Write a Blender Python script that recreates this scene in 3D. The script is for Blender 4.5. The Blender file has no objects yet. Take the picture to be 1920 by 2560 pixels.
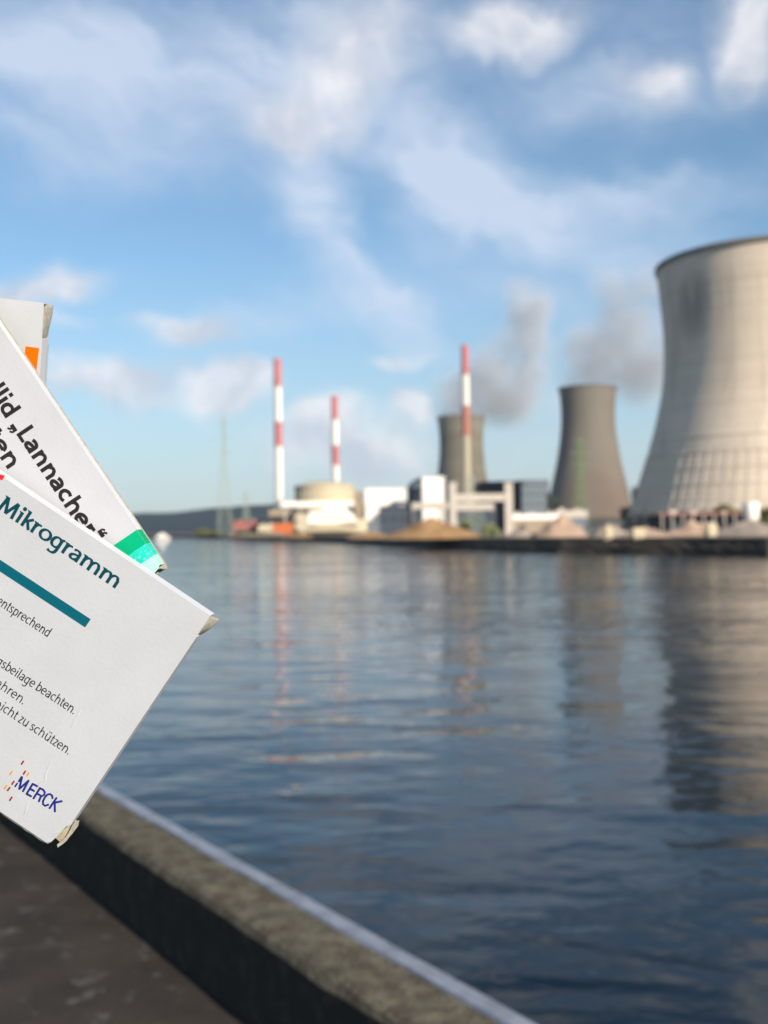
import bpy, bmesh, math, random
from mathutils import Vector, Matrix, geometry, noise
R = math.radians
scene = bpy.context.scene
col = scene.collection
random.seed(4)

# ------------------------------------------------------------------ camera
FPX = 2700.0                       # focal length in photograph pixels (1920 x 2560)
roll, pitch = R(0.75), R(0.96)
EYE = Vector((0, 0, 1.6))
right = Vector((math.cos(roll), 0, -math.sin(roll)))
fwd = Vector((0, math.cos(pitch), math.sin(pitch)))
up = right.cross(fwd).normalized()
fwd = up.cross(right).normalized()
cam = bpy.data.cameras.new('camera')
cam_ob = bpy.data.objects.new('camera', cam)
col.objects.link(cam_ob)
m = Matrix((right, up, -fwd)).transposed().to_4x4()
m.translation = EYE
cam_ob.matrix_world = m
cam.sensor_fit = 'VERTICAL'; cam.sensor_height = 24.0; cam.lens = FPX / 2560 * 24.0
cam.clip_start = 0.02; cam.clip_end = 30000
cam.dof.use_dof = True; cam.dof.focus_distance = 0.304; cam.dof.aperture_fstop = 11.8
scene.camera = cam_ob

# ------------------------------------------------------------------ sky and sun
SUN_AZ, SUN_EL = R(36), R(24)      # azimuth measured from straight behind the camera towards its right
sdir = Vector((math.sin(SUN_AZ) * math.cos(SUN_EL), -math.cos(SUN_AZ) * math.cos(SUN_EL), math.sin(SUN_EL)))
world = bpy.data.worlds.new('World'); scene.world = world; world.use_nodes = True
nt = world.node_tree; nt.nodes.clear()
N = nt.nodes.new; L = nt.links.new
def wmath(op, a, b=None, clamp=False):
    n = N('ShaderNodeMath'); n.operation = op; n.use_clamp = clamp
    for i, v in enumerate((a, b)):
        if v is None: continue
        if isinstance(v, (int, float)): n.inputs[i].default_value = v
        else: L(v, n.inputs[i])
    return n.outputs[0]
sky = N('ShaderNodeTexSky'); sky.sky_type = 'NISHITA'; sky.sun_disc = False
sky.sun_elevation = SUN_EL; sky.sun_rotation = math.pi - SUN_AZ
sky.air_density = 1.0; sky.dust_density = 0.6; sky.ozone_density = 2.2
tc = N('ShaderNodeTexCoord')
sep = N('ShaderNodeSeparateXYZ'); L(tc.outputs['Generated'], sep.inputs[0])
az = wmath('ARCTAN2', sep.outputs[0], sep.outputs[1])
el = wmath('ARCSINE', sep.outputs[2])
av = N('ShaderNodeCombineXYZ'); L(az, av.inputs[0]); L(el, av.inputs[1])
# warped direction for soft ragged edges
def wnoise(scale, detail, rough, off=(0, 0, 0), src=None, squash=(1, 1, 1)):
    mp = N('ShaderNodeMapping'); mp.inputs['Location'].default_value = off; mp.inputs['Scale'].default_value = squash
    L(src or av.outputs[0], mp.inputs[0])
    n = N('ShaderNodeTexNoise'); n.inputs['Scale'].default_value = scale
    n.inputs['Detail'].default_value = detail; n.inputs['Roughness'].default_value = rough
    L(mp.outputs[0], n.inputs[0]); return n
w1 = wnoise(9, 5, .55)
sub = N('ShaderNodeVectorMath'); sub.operation = 'SUBTRACT'; L(w1.outputs['Color'], sub.inputs[0]); sub.inputs[1].default_value = (.5, .5, .5)
scl = N('ShaderNodeVectorMath'); scl.operation = 'SCALE'; L(sub.outputs[0], scl.inputs[0]); scl.inputs['Scale'].default_value = .10
addv = N('ShaderNodeVectorMath'); L(av.outputs[0], addv.inputs[0]); L(scl.outputs[0], addv.inputs[1])
def angles(x, y):
    d = (right * (x - 960) + up * (1280 - y) + fwd * FPX).normalized()
    return math.atan2(d.x, d.y), math.asin(d.z)
def blob(x, y, rx, ry, rot, amp):
    """one cloud: centre and radii measured on the photograph, turned into angles of the sky"""
    a, e = angles(x, y)
    mp = N('ShaderNodeMapping'); mp.vector_type = 'TEXTURE'
    mp.inputs['Location'].default_value = (a, e, 0); mp.inputs['Rotation'].default_value = (0, 0, -R(rot))
    mp.inputs['Scale'].default_value = (rx / FPX, ry / FPX, 1)
    L(addv.outputs[0], mp.inputs[0])
    g = N('ShaderNodeTexGradient'); g.gradient_type = 'SPHERICAL'; L(mp.outputs[0], g.inputs[0])
    ss = N('ShaderNodeMapRange'); ss.interpolation_type = 'SMOOTHSTEP'
    ss.inputs[4].default_value = amp; L(g.outputs['Fac'], ss.inputs[0])
    return ss.outputs[0]
def total(lst):
    t = lst[0]
    for q in lst[1:]: t = wmath('ADD', t, q)
    return t
veil = total([blob(*b) for b in (
    (330, 230, 760, 260, 6, .62), (760, 120, 520, 260, 0, .45), (60, 330, 480, 170, 10, .35),
    (150, 60, 420, 130, 0, .3), (1270, 470, 540, 150, 24, .85), (1480, 600, 480, 110, 14, .45), (800, 560, 120, 330, -14, .8),
    (980, 780, 270, 80, 38, .75), (1130, 560, 240, 170, 20, .35), (1500, 250, 420, 130, 0, .32), (1080, 380, 260, 100, 30, .4),
    (600, 800, 330, 90, -8, .35), (1700, 500, 360, 100, 5, .4), (1300, 720, 260, 90, 10, .3))])
puff = total([blob(*b) for b in (
    (800, 220, 250, 130, -8, .9), (930, 90, 230, 150, 0, .6), (700, 300, 160, 70, 0, .5), (1300, 60, 270, 110, -6, .9), (1200, 100, 160, 70, 0, .4),
    (1610, 190, 130, 110, 10, .7), (1900, 70, 200, 190, 20, 1.3), (90, 720, 250, 95, -14, 1.0), (200, 690, 90, 60, -20, .4), (120, 820, 220, 50, 0, .35),
    (470, 840, 140, 65, 5, 1.2), (340, 975, 190, 80, -10, 1.1), (190, 960, 170, 70, 5, .9), (570, 985, 160, 90, -5, 1.5),
    (1040, 1025, 85, 70, 20, 1.6), (1000, 895, 110, 40, 0, .7), (870, 1110, 320, 120, -3, 1.0), (800, 1040, 110, 70, 0, .7), (1000, 1160, 260, 80, 0, .4),
    (1390, 1030, 80, 70, 0, .4), (1320, 760, 90, 90, 0, .5), (1250, 1120, 260, 60, 0, .2))])
bg = wnoise(2.6, 6, .6, (3.1, .4, .7), squash=(1, 2.2, 1))        # the rest of the sky all round
bgm = N('ShaderNodeMapRange'); bgm.inputs[1].default_value = .5; bgm.inputs[2].default_value = .78; bgm.inputs[4].default_value = .42; L(bg.outputs[0], bgm.inputs[0])
tex = wnoise(13, 7, .6, (1, 2, 3), addv.outputs[0], (1, 1.25, 1))
tm = N('ShaderNodeMapRange'); tm.inputs[1].default_value = .33; tm.inputs[2].default_value = .66; tm.inputs[3].default_value = .65; tm.inputs[4].default_value = 1.7; L(tex.outputs[0], tm.inputs[0])
st = wnoise(7, 5, .55, (5, 1, 0), addv.outputs[0], (1, 2.6, 1))
sm = N('ShaderNodeMapRange'); sm.inputs[1].default_value = .3; sm.inputs[2].default_value = .7; sm.inputs[3].default_value = .85; sm.inputs[4].default_value = 1.5; L(st.outputs[0], sm.inputs[0])
rt_ = N('ShaderNodeMapping'); rt_.inputs['Rotation'].default_value = (0, 0, R(24)); L(addv.outputs[0], rt_.inputs[0])
fs_ = wnoise(4.5, 7, .6, (2, 6, 0), rt_.outputs[0], (1, 4.2, 1))
fm = N('ShaderNodeMapRange'); fm.inputs[1].default_value = .35; fm.inputs[2].default_value = .65; fm.inputs[3].default_value = .55; fm.inputs[4].default_value = 1.2; L(fs_.outputs[0], fm.inputs[0])
vmask = wmath('MULTIPLY', wmath('MULTIPLY', wmath('ADD', veil, bgm.outputs[0]), sm.outputs[0]), fm.outputs[0], True)
pmask = wmath('MULTIPLY', puff, tm.outputs[0], True)
def wrgb(c):
    n = N('ShaderNodeRGB'); n.outputs[0].default_value = (*c, 1); return n.outputs[0]
def wmix(f, a, b):
    n = N('ShaderNodeMixRGB'); L(f, n.inputs[0]); L(a, n.inputs[1]); L(b, n.inputs[2]); return n.outputs[0]
K = 1.0
# low down the clear air is paler
hz = N('ShaderNodeMapRange'); hz.inputs[1].default_value = -.02; hz.inputs[2].default_value = .24; hz.inputs[3].default_value = .6; hz.inputs[4].default_value = 0; L(el, hz.inputs[0])
skyc = N('ShaderNodeMixRGB'); skyc.blend_type = 'MULTIPLY'; skyc.inputs[0].default_value = 1
L(sky.outputs[0], skyc.inputs[1]); skyc.inputs[2].default_value = (.85, 1.02, 1.06, 1)
c0 = wmix(hz.outputs[0], skyc.outputs[0], wrgb((3.8, 4.2, 4.75)))
c1 = wmix(wmath('MULTIPLY', vmask, .78, True), c0, wrgb((5.2, 5.9, 7.1)))
pshade = wnoise(16, 4, .5, (7, 3, 0), addv.outputs[0])
psm = N('ShaderNodeMapRange'); psm.inputs[1].default_value = .38; psm.inputs[2].default_value = .62; L(pshade.outputs[0], psm.inputs[0])
pcol = wmix(psm.outputs[0], wrgb((4.7, 5.0, 5.7)), wrgb((7.6, 7.4, 7.5)))
c2 = wmix(wmath('MULTIPLY', pmask, .8, True), c1, pcol)
bgn = N('ShaderNodeBackground'); L(c2, bgn.inputs[0]); bgn.inputs[1].default_value = 0.090
wo = N('ShaderNodeOutputWorld'); L(bgn.outputs[0], wo.inputs[0])

sun = bpy.data.lights.new('sun', 'SUN'); sun.energy = 5.0; sun.angle = R(.5); sun.color = (1, .87, .72)
sun_ob = bpy.data.objects.new('sun', sun); col.objects.link(sun_ob)
sun_ob.rotation_euler = sdir.to_track_quat('Z', 'Y').to_euler(); sun_ob.location = (0, 0, 300)

scene.view_settings.view_transform = 'Standard'; scene.view_settings.look = 'None'
scene.view_settings.exposure = 0.56; scene.view_settings.gamma = 1; scene.view_settings.use_curve_mapping = False
cy = scene.cycles
cy.use_denoising = True
cy.max_bounces = 6; cy.volume_bounces = 1; cy.transparent_max_bounces = 8
cy.caustics_reflective = False; cy.caustics_refractive = False
cy.sample_clamp_indirect = 6
cy.volume_step_rate = 2.0

# ------------------------------------------------------------------ materials
def mat(name, color, rough=.8, metal=0, noise_amt=0, noise_scale=1, color2=None, bump=0, bscale=None, spec=.5, detail=6, stretch=(1, 1, 1), coords='Object', lo=.35, hi=.65, bdist=.02):
    mt = bpy.data.materials.new(name); mt.use_nodes = True
    t = mt.node_tree; b = t.nodes['Principled BSDF']
    b.inputs['Base Color'].default_value = (*color, 1); b.inputs['Roughness'].default_value = rough
    b.inputs['Metallic'].default_value = metal; b.inputs['Specular IOR Level'].default_value = spec
    tcn = t.nodes.new('ShaderNodeTexCoord'); mp = t.nodes.new('ShaderNodeMapping'); mp.inputs['Scale'].default_value = stretch
    t.links.new(tcn.outputs[coords], mp.inputs[0])
    if color2 is not None:
        n = t.nodes.new('ShaderNodeTexNoise'); n.inputs['Scale'].default_value = noise_scale; n.inputs['Detail'].default_value = detail; n.inputs['Roughness'].default_value = .62
        t.links.new(mp.outputs[0], n.inputs[0])
        mr = t.nodes.new('ShaderNodeMapRange'); mr.inputs[1].default_value = lo; mr.inputs[2].default_value = hi; t.links.new(n.outputs[0], mr.inputs[0])
        mx = t.nodes.new('ShaderNodeMixRGB'); t.links.new(mr.outputs[0], mx.inputs[0])
        mx.inputs[1].default_value = (*color, 1); mx.inputs[2].default_value = (*color2, 1)
        t.links.new(mx.outputs[0], b.inputs['Base Color'])
    if bump:
        n2 = t.nodes.new('ShaderNodeTexNoise'); n2.inputs['Scale'].default_value = bscale or noise_scale * 4; n2.inputs['Detail'].default_value = 5
        t.links.new(mp.outputs[0], n2.inputs[0])
        bp = t.nodes.new('ShaderNodeBump'); bp.inputs['Strength'].default_value = bump; bp.inputs['Distance'].default_value = bdist
        t.links.new(n2.outputs[0], bp.inputs['Height']); t.links.new(bp.outputs[0], b.inputs['Normal'])
    return mt
M = {}
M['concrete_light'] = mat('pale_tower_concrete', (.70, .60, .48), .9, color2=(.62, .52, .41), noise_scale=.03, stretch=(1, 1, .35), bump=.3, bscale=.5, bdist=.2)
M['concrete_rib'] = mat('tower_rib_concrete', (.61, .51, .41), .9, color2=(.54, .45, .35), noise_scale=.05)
M['concrete_dark'] = mat('cloud_shaded_tower_concrete', (.155, .145, .115), .95, color2=(.125, .09, .068), noise_scale=.014, stretch=(1, 1, .6))  # cloud shade put into the concrete colour, with brown weathering
M['concrete_olive'] = mat('cloud_shaded_olive_concrete', (.18, .165, .115), .95, color2=(.105, .09, .065), noise_scale=.03, stretch=(.25, .25, 1.6))  # olive concrete, also darkened to stand for cloud shade
M['rim'] = mat('dark_rim_concrete', (.15, .135, .12), .9)
M['white_paint'] = mat('white_paint', (.8, .78, .74), .6, color2=(.7, .68, .64), noise_scale=.1)
M['white_wall'] = mat('white_cladding', (.86, .83, .77), .6, color2=(.78, .75, .7), noise_scale=.05)
M['red_paint'] = mat('red_chimney_paint', (.46, .14, .15), .8, color2=(.42, .13, .14), noise_scale=.1)
M['faded_red'] = mat('faded_red_paint', (.40, .13, .09), .6)
M['cream'] = mat('cream_concrete', (.56, .49, .34), .85, color2=(.5, .43, .3), noise_scale=.08)
M['cream_dim'] = mat('aged_cream_paint', (.42, .38, .28), .8)
M['beige'] = mat('beige_render', (.34, .27, .19), .85, color2=(.28, .22, .16), noise_scale=.1)
M['grey_blue'] = mat('grey_blue_cladding', (.055, .068, .09), .85, spec=.2)
M['dark_clad'] = mat('dark_cladding', (.014, .017, .022), .9, spec=.15)
M['mid_grey'] = mat('grey_cladding', (.15, .18, .2), .85, spec=.2)
M['orange'] = mat('orange_container_steel', (.50, .13, .03), .6)
M['dull_red'] = mat('dull_red_roof', (.30, .09, .08), .8)
M['steel'] = mat('light_grey_steel', (.5, .45, .39), .5, color2=(.42, .38, .34), noise_scale=.4)
M['green_steel'] = mat('green_lattice_steel', (.20, .30, .12), .7)
M['pale_green_steel'] = mat('pale_green_lattice_steel', (.40, .46, .36), .7)
M['sand'] = mat('brown_sand', (.33, .2, .09), 1, color2=(.24, .14, .065), noise_scale=.3, bump=.5, bdist=.2)
M['pink_sand'] = mat('pinkish_gravel', (.42, .29, .2), 1, color2=(.3, .22, .17), noise_scale=.3, bump=.5, bdist=.2)
M['gravel_grey'] = mat('grey_gravel', (.22, .18, .16), 1, color2=(.3, .25, .2), noise_scale=.4, bump=.5, bdist=.2)
M['yard'] = mat('yard_earth', (.17, .13, .09), 1, color2=(.1, .09, .06), noise_scale=.03, coords='Object')
M['bank'] = mat('dark_bank_stone', (.07, .053, .036), .95, color2=(.02, .019, .013), noise_scale=.35, bump=.6, bdist=.3)
M['far_bank'] = mat('far_bank_grass', (.34, .27, .17), 1, color2=(.24, .20, .12), noise_scale=.03)
M['forest'] = mat('hill_forest', (.006, .017, .024), 1, color2=(.012, .026, .028), noise_scale=.01, spec=0)
M['leaf_dark'] = mat('dark_foliage', (.03, .045, .02), .8, color2=(.05, .065, .03), noise_scale=.6)
M['leaf_olive'] = mat('olive_foliage', (.10, .11, .03), .8, color2=(.14, .13, .04), noise_scale=.6)
M['leaf_pale'] = mat('pale_green_foliage', (.22, .25, .09), .8, color2=(.16, .2, .08), noise_scale=.6)
M['bark'] = mat('bark', (.06, .045, .035), .9)
M['asphalt'] = mat('old_dark_asphalt', (.034, .029, .025), .95, spec=.2, color2=(.055, .045, .038), noise_scale=3.2, bump=.8, bscale=60, bdist=.01)
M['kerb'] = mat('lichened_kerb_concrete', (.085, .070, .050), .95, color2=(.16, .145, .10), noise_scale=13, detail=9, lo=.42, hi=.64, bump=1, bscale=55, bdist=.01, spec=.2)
M['kerb_face'] = mat('shade_darkened_kerb_concrete', (.042, .035, .027), .95, color2=(.075, .065, .05), noise_scale=14, detail=8, lo=.5, hi=.75, bump=1, bscale=50, bdist=.01, spec=.2)  # shade on the inner face put into a darker concrete colour
M['kerb_edge'] = mat('worn_steel_edging', (.22, .235, .27), .5, metal=.3, color2=(.36, .38, .43), noise_scale=11, bump=.3, bscale=30, bdist=.002)
M['quay'] = mat('quay_wall_concrete', (.1, .095, .08), .95, color2=(.05, .055, .045), noise_scale=.8)
# asphalt: pale scuffed patches
t = M['asphalt'].node_tree; b = t.nodes['Principled BSDF']; src = b.inputs['Base Color'].links[0].from_socket
n = t.nodes.new('ShaderNodeTexNoise'); n.inputs['Scale'].default_value = 7; n.inputs['Detail'].default_value = 8; n.inputs['Roughness'].default_value = .7
tcn = t.nodes.new('ShaderNodeTexCoord'); t.links.new(tcn.outputs['Object'], n.inputs[0])
mr = t.nodes.new('ShaderNodeMapRange'); mr.inputs[1].default_value = .56; mr.inputs[2].default_value = .72; t.links.new(n.outputs[0], mr.inputs[0])
mx = t.nodes.new('ShaderNodeMixRGB'); t.links.new(mr.outputs[0], mx.inputs[0]); t.links.new(src, mx.inputs[1]); mx.inputs[2].default_value = (.15, .145, .13, 1)
t.links.new(mx.outputs[0], b.inputs['Base Color'])
# light tower: a big plume shadow painted into the colour high on the flank and paler patches
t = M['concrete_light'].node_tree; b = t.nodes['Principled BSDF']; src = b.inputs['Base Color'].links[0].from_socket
PLUME_SHADOW = (t, b, src)

# water
wm = bpy.data.materials.new('river_water'); wm.use_nodes = True; t = wm.node_tree; b = t.nodes['Principled BSDF']
b.inputs['Base Color'].default_value = (.002, .008, .015, 1); b.inputs['Roughness'].default_value = .03; b.inputs['IOR'].default_value = 1.333; b.inputs['Specular IOR Level'].default_value = .42
g = t.nodes.new('ShaderNodeNewGeometry')
def wat(scale, stretch, detail, rot=0, dist=0):
    mp = t.nodes.new('ShaderNodeMapping'); mp.inputs['Scale'].default_value = stretch; mp.inputs['Rotation'].default_value = (0, 0, R(rot)); t.links.new(g.outputs['Position'], mp.inputs[0])
    n = t.nodes.new('ShaderNodeTexNoise'); n.inputs['Scale'].default_value = scale; n.inputs['Detail'].default_value = detail; n.inputs['Distortion'].default_value = dist
    n.inputs['Roughness'].default_value = .5
    t.links.new(mp.outputs[0], n.inputs[0]); return n.outputs[0]
n1 = wat(.58, (.65, 1.15, 1), 1.5, 16, .5); n2 = wat(2.1, (.75, 1.2, 1), 2.5, -14, .4); n3 = wat(.06, (.6, 1, 1), 2, 30)
def wadd(a, ka, c, kc):
    m1 = t.nodes.new('ShaderNodeMath'); m1.operation = 'MULTIPLY'; m1.inputs[1].default_value = ka; t.links.new(a, m1.inputs[0])
    m2 = t.nodes.new('ShaderNodeMath'); m2.operation = 'MULTIPLY_ADD'; m2.inputs[1].default_value = kc; t.links.new(c, m2.inputs[0]); t.links.new(m1.outputs[0], m2.inputs[2]); return m2.outputs[0]
hgt = wadd(n1, .31, n2, .07)
# calmer and rougher lanes
mrl = t.nodes.new('ShaderNodeMapRange'); mrl.inputs[1].default_value = .35; mrl.inputs[2].default_value = .65; mrl.inputs[3].default_value = .3; mrl.inputs[4].default_value = 1.1; t.links.new(n3, mrl.inputs[0])
mm = t.nodes.new('ShaderNodeMath'); mm.operation = 'MULTIPLY'; t.links.new(hgt, mm.inputs[0]); t.links.new(mrl.outputs[0], mm.inputs[1])
bp = t.nodes.new('ShaderNodeBump'); bp.inputs['Strength'].default_value = 1; bp.inputs['Distance'].default_value = WAVE if 'WAVE' in globals() else .55
t.links.new(mm.outputs[0], bp.inputs['Height']); t.links.new(bp.outputs[0], b.inputs['Normal'])
M['water'] = wm

# ------------------------------------------------------------------ helpers
def ray(x, y): return right * ((x - 960) / FPX) + up * ((1280 - y) / FPX) + fwd
def at(x, y, Y):
    d = ray(x, y); return EYE + d * (Y / d.y)
def on_z(x, y, z):
    d = ray(x, y); return EYE + d * ((z - EYE.z) / d.z)
def tag(o, label=None, cat=None, group=None, kind=None):
    if label: o['label'] = label
    if cat: o['category'] = cat
    if group: o['group'] = group
    if kind: o['kind'] = kind
    return o
def empty(name, loc, rz=0):
    o = bpy.data.objects.new(name, None); o.location = loc; o.rotation_euler = (0, 0, rz); o.empty_display_size = 1; col.objects.link(o); return o
def link(name, me, parent=None, loc=None, rz=None):
    o = bpy.data.objects.new(name, me); col.objects.link(o)
    if parent: o.parent = parent
    if loc is not None: o.location = loc
    if rz is not None: o.rotation_euler = (0, 0, rz)
    return o
def mesh(name, verts, faces, material, smooth=False):
    me = bpy.data.meshes.new(name); me.from_pydata([tuple(v) for v in verts], [], faces); me.update()
    mats = material if isinstance(material, (list, tuple)) else [material]
    for q in mats: me.materials.append(q)
    if smooth:
        for p in me.polygons: p.use_smooth = True
    return me
def from_bm(bm, name, material, smooth=False):
    me = bpy.data.meshes.new(name); bm.normal_update(); bm.to_mesh(me); bm.free()
    me.materials.append(material)
    if smooth:
        for p in me.polygons: p.use_smooth = True
    return me
def box_bm(bm, x0, x1, y0, y1, z0, z1):
    vs = [bm.verts.new((x, y, z)) for z in (z0, z1) for x, y in ((x0, y0), (x1, y0), (x1, y1), (x0, y1))]
    for f in ((3, 2, 1, 0), (4, 5, 6, 7), (0, 1, 5, 4), (1, 2, 6, 5), (2, 3, 7, 6), (3, 0, 4, 7)): bm.faces.new([vs[i] for i in f])
def box(name, x0, x1, y0, y1, z0, z1, material, parent=None, bevel=0):
    bm = bmesh.new(); box_bm(bm, x0, x1, y0, y1, z0, z1)
    if bevel: bmesh.ops.bevel(bm, geom=bm.edges[:], offset=bevel, segments=2, affect='EDGES')
    return link(name, from_bm(bm, name, material), parent)
def bar_bm(bm, a, c, w):
    a, c = Vector(a), Vector(c); d = (c - a).normalized(); s = d.orthogonal().normalized(); q = d.cross(s)
    vs = [bm.verts.new(p + (s * i + q * j) * w / 2) for p in (a, c) for i, j in ((-1, -1), (1, -1), (1, 1), (-1, 1))]
    for f in ((3, 2, 1, 0), (4, 5, 6, 7), (0, 1, 5, 4), (1, 2, 6, 5), (2, 3, 7, 6), (3, 0, 4, 7)): bm.faces.new([vs[i] for i in f])
def lathe(name, prof, material, parent=None, seg=64, smooth=True, close=False, loc=None):
    vs, fs = [], []; n = len(prof)
    for k in range(seg):
        a = 2 * math.pi * k / seg
        for r, z in prof: vs.append((r * math.cos(a), r * math.sin(a), z))
    for k in range(seg):
        k2 = (k + 1) % seg
        for i in range(n - 1 + (1 if close else 0)):
            j = (i + 1) % n
            fs.append((k * n + i, k2 * n + i, k2 * n + j, k * n + j))
    return link(name, mesh(name, vs, fs, material, smooth), parent, loc)
GZ = -.2        # level of the power plant yard
WZ = -2.4       # level of the river

# ------------------------------------------------------------------ ground, banks, river, hills
# the near quay: its edge runs off to the left ahead of the camera
kd = Vector((-.557, .8306, 0)); kn = Vector((.8306, .557, 0))      # along the kerb, towards the water
KH = .32; k_in, k_out = 1.245 * 1.28, 1.245 * 1.28 + .29
def kp(s, t_, z): v = kd * s + kn * t_; return Vector((v.x, v.y, z))
S0, S1 = -40, 160
tag(link('quay_ground', mesh('quay_ground', [kp(S0, k_in + .05, 0), kp(S1, k_in + .05, 0), kp(S1, -120, 0), kp(S0, -120, 0)], [(0, 1, 2, 3)], M['asphalt'])), kind='structure')
tag(link('quay_wall', mesh('quay_wall', [kp(S0, k_in + .05, -.01), kp(S1, k_in + .05, -.01), kp(S1, k_out - .02, -.01), kp(S0, k_out - .02, -.01), kp(S0, k_in + .05, -6), kp(S1, k_in + .05, -6), kp(S1, k_out - .02, -6), kp(S0, k_out - .02, -6)],
     [(0, 1, 2, 3), (3, 2, 6, 7), (2, 1, 5, 6), (1, 0, 4, 5), (0, 3, 7, 4)], M['quay'])), kind='structure')
def kerb_mesh():
    prof = [(k_in, -.02), (k_in, KH - .035), (k_in + .012, KH - .012), (k_in + .035, KH), (k_out - .075, KH - .004), (k_out - .075, -.008), ]
    ss = [S0 + i * 1.0 for i in range(int(-S0 - 2))] + [-2 + i * .04 for i in range(250)] + [8 + i * 2 for i in range(int((S1 - 8) / 2))]
    vs, fs = [], []; n = len(prof)
    for s in ss:
        for i, (t_, z) in enumerate(prof):
            q = .006 if 0 < i < 4 else 0.0
            dn = noise.noise(Vector((s * 9, t_ * 30, z * 30))) * q + noise.noise(Vector((s * 2, i * 3.1, 0))) * q
            vs.append(kp(s, t_ + dn, z + dn * .7))
    for k in range(len(ss) - 1):
        for i in range(n - 1): fs.append((k * n + i, (k + 1) * n + i, (k + 1) * n + i + 1, k * n + i + 1))
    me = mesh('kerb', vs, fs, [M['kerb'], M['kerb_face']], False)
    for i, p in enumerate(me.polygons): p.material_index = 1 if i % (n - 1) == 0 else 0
    return me
kerb = link('quay_kerb', kerb_mesh()); tag(kerb, 'low lichen-speckled concrete kerb along the near quay edge', 'kerb')
prof = [(k_out - .073, -.3), (k_out - .073, KH - .006), (k_out - .068, KH + .004), (k_out - .012, KH + .004), (k_out, KH - .008), (k_out, -.3)]
es = [S0, -10] + [-2 + i * .05 for i in range(200)] + [9, 20, 60, S1]; n = len(prof)
def wear(s, i): return noise.noise(Vector((s * 5, i * 2.3, 4))) * .004 - max(0, noise.noise(Vector((s * 2.2, 8, i * .1))) - .35) * .02
vs = [kp(s, t_ + (wear(s, i) if i in (1, 2) else 0), z + (wear(s, i) * .5 if i in (3, 4) else 0)) for s in es for i, (t_, z) in enumerate(prof)]
link('steel_edging', mesh('steel_edging', vs, [(k * n + i, (k + 1) * n + i, (k + 1) * n + i + 1, k * n + i + 1) for k in range(len(es) - 1) for i in range(n - 1)], M['kerb_edge']), kerb)['label'] = 'pale worn steel edging on the water side of the kerb'

# river sheet under everything, reaching the horizon
tag(link('river_water', mesh('river_water', [(-9000, -3000, WZ), (9000, -3000, WZ), (9000, 14000, WZ), (-9000, 14000, WZ)], [(0, 1, 2, 3)], M['water'])), kind='structure')
# far bank line (waterline measured on the photograph)
line = [on_z(x, y, WZ) for x, y in ((1920, 1384), (1700, 1381), (1400, 1378), (1180, 1374), (1000, 1367), (840, 1358), (700, 1351), (560, 1347), (440, 1344.5))]
line = [Vector((520, line[0].y - 60, WZ)), Vector((200, line[0].y - 14, WZ))] + line + [Vector((line[-1].x - 260, line[-1].y + 420, WZ)), Vector((-1500, 2000, WZ)), Vector((-5000, 2600, WZ))]
top = []
for i, p in enumerate(line):
    a = line[max(i - 1, 0)]; c = line[min(i + 1, len(line) - 1)]; d = (c - a).normalized(); nrm = Vector((d.y, -d.x, 0))
    if nrm.y < 0: nrm = -nrm
    top.append(nrm)
def bank_mesh(k0, k1, name, m_, steps=5, out=1.2, hz_=GZ - .02):
    vs, fs = [], []; fine = []
    for i in range(k0, k1):
        for j in range(12):
            f = j / 12; fine.append((line[i].lerp(line[i + 1], f), top[i].lerp(top[i + 1], f).normalized()))
    fine.append((line[k1], top[k1]))
    for q, (p, nr) in enumerate(fine):
        for s in range(steps + 1):
            f = s / steps
            v = p + nr * (out * f * f + noise.noise(Vector((q * .7, s * 1.3, 2))) * .35 * (0 if s in (0,) else 1))
            vs.append((v.x, v.y, WZ - .5 + (hz_ - WZ + .5) * f))
    n = steps + 1
    for q in range(len(fine) - 1):
        for s in range(steps): fs.append((q * n + s, q * n + s + 1, (q + 1) * n + s + 1, (q + 1) * n + s))
    return mesh(name, vs, fs, m_)
tag(link('river_bank', bank_mesh(0, 9, 'river_bank', M['bank'])), kind='structure')
tag(link('far_river_bank', bank_mesh(9, len(line) - 1, 'far_river_bank', M['far_bank'], out=30)), kind='structure')
pts = [p + nr * .9 for p, nr in zip(line, top)]
yv = [(p.x, p.y, GZ) for p in pts] + [(-9000, 2600, GZ), (-9000, 14000, GZ), (9000, 14000, GZ), (9000, 60, GZ), (520, 60, GZ)]
cu = bpy.data.curves.new('yard', 'CURVE'); cu.dimensions = '2D'; cu.fill_mode = 'BOTH'
sp = cu.splines.new('POLY'); sp.points.add(len(yv) - 1)
for q, v in zip(sp.points, yv): q.co = (v[0], v[1], 0, 1)
sp.use_cyclic_u = True
tmp = bpy.data.objects.new('tmp', cu); col.objects.link(tmp); dg = bpy.context.evaluated_depsgraph_get(); dg.update()
me = bpy.data.meshes.new_from_object(tmp.evaluated_get(dg)); bpy.data.objects.remove(tmp); me.name = 'terrain'
me.materials.clear(); me.materials.append(M['yard'])
tag(link('terrain', me, loc=(0, 0, GZ)), kind='structure')
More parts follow.
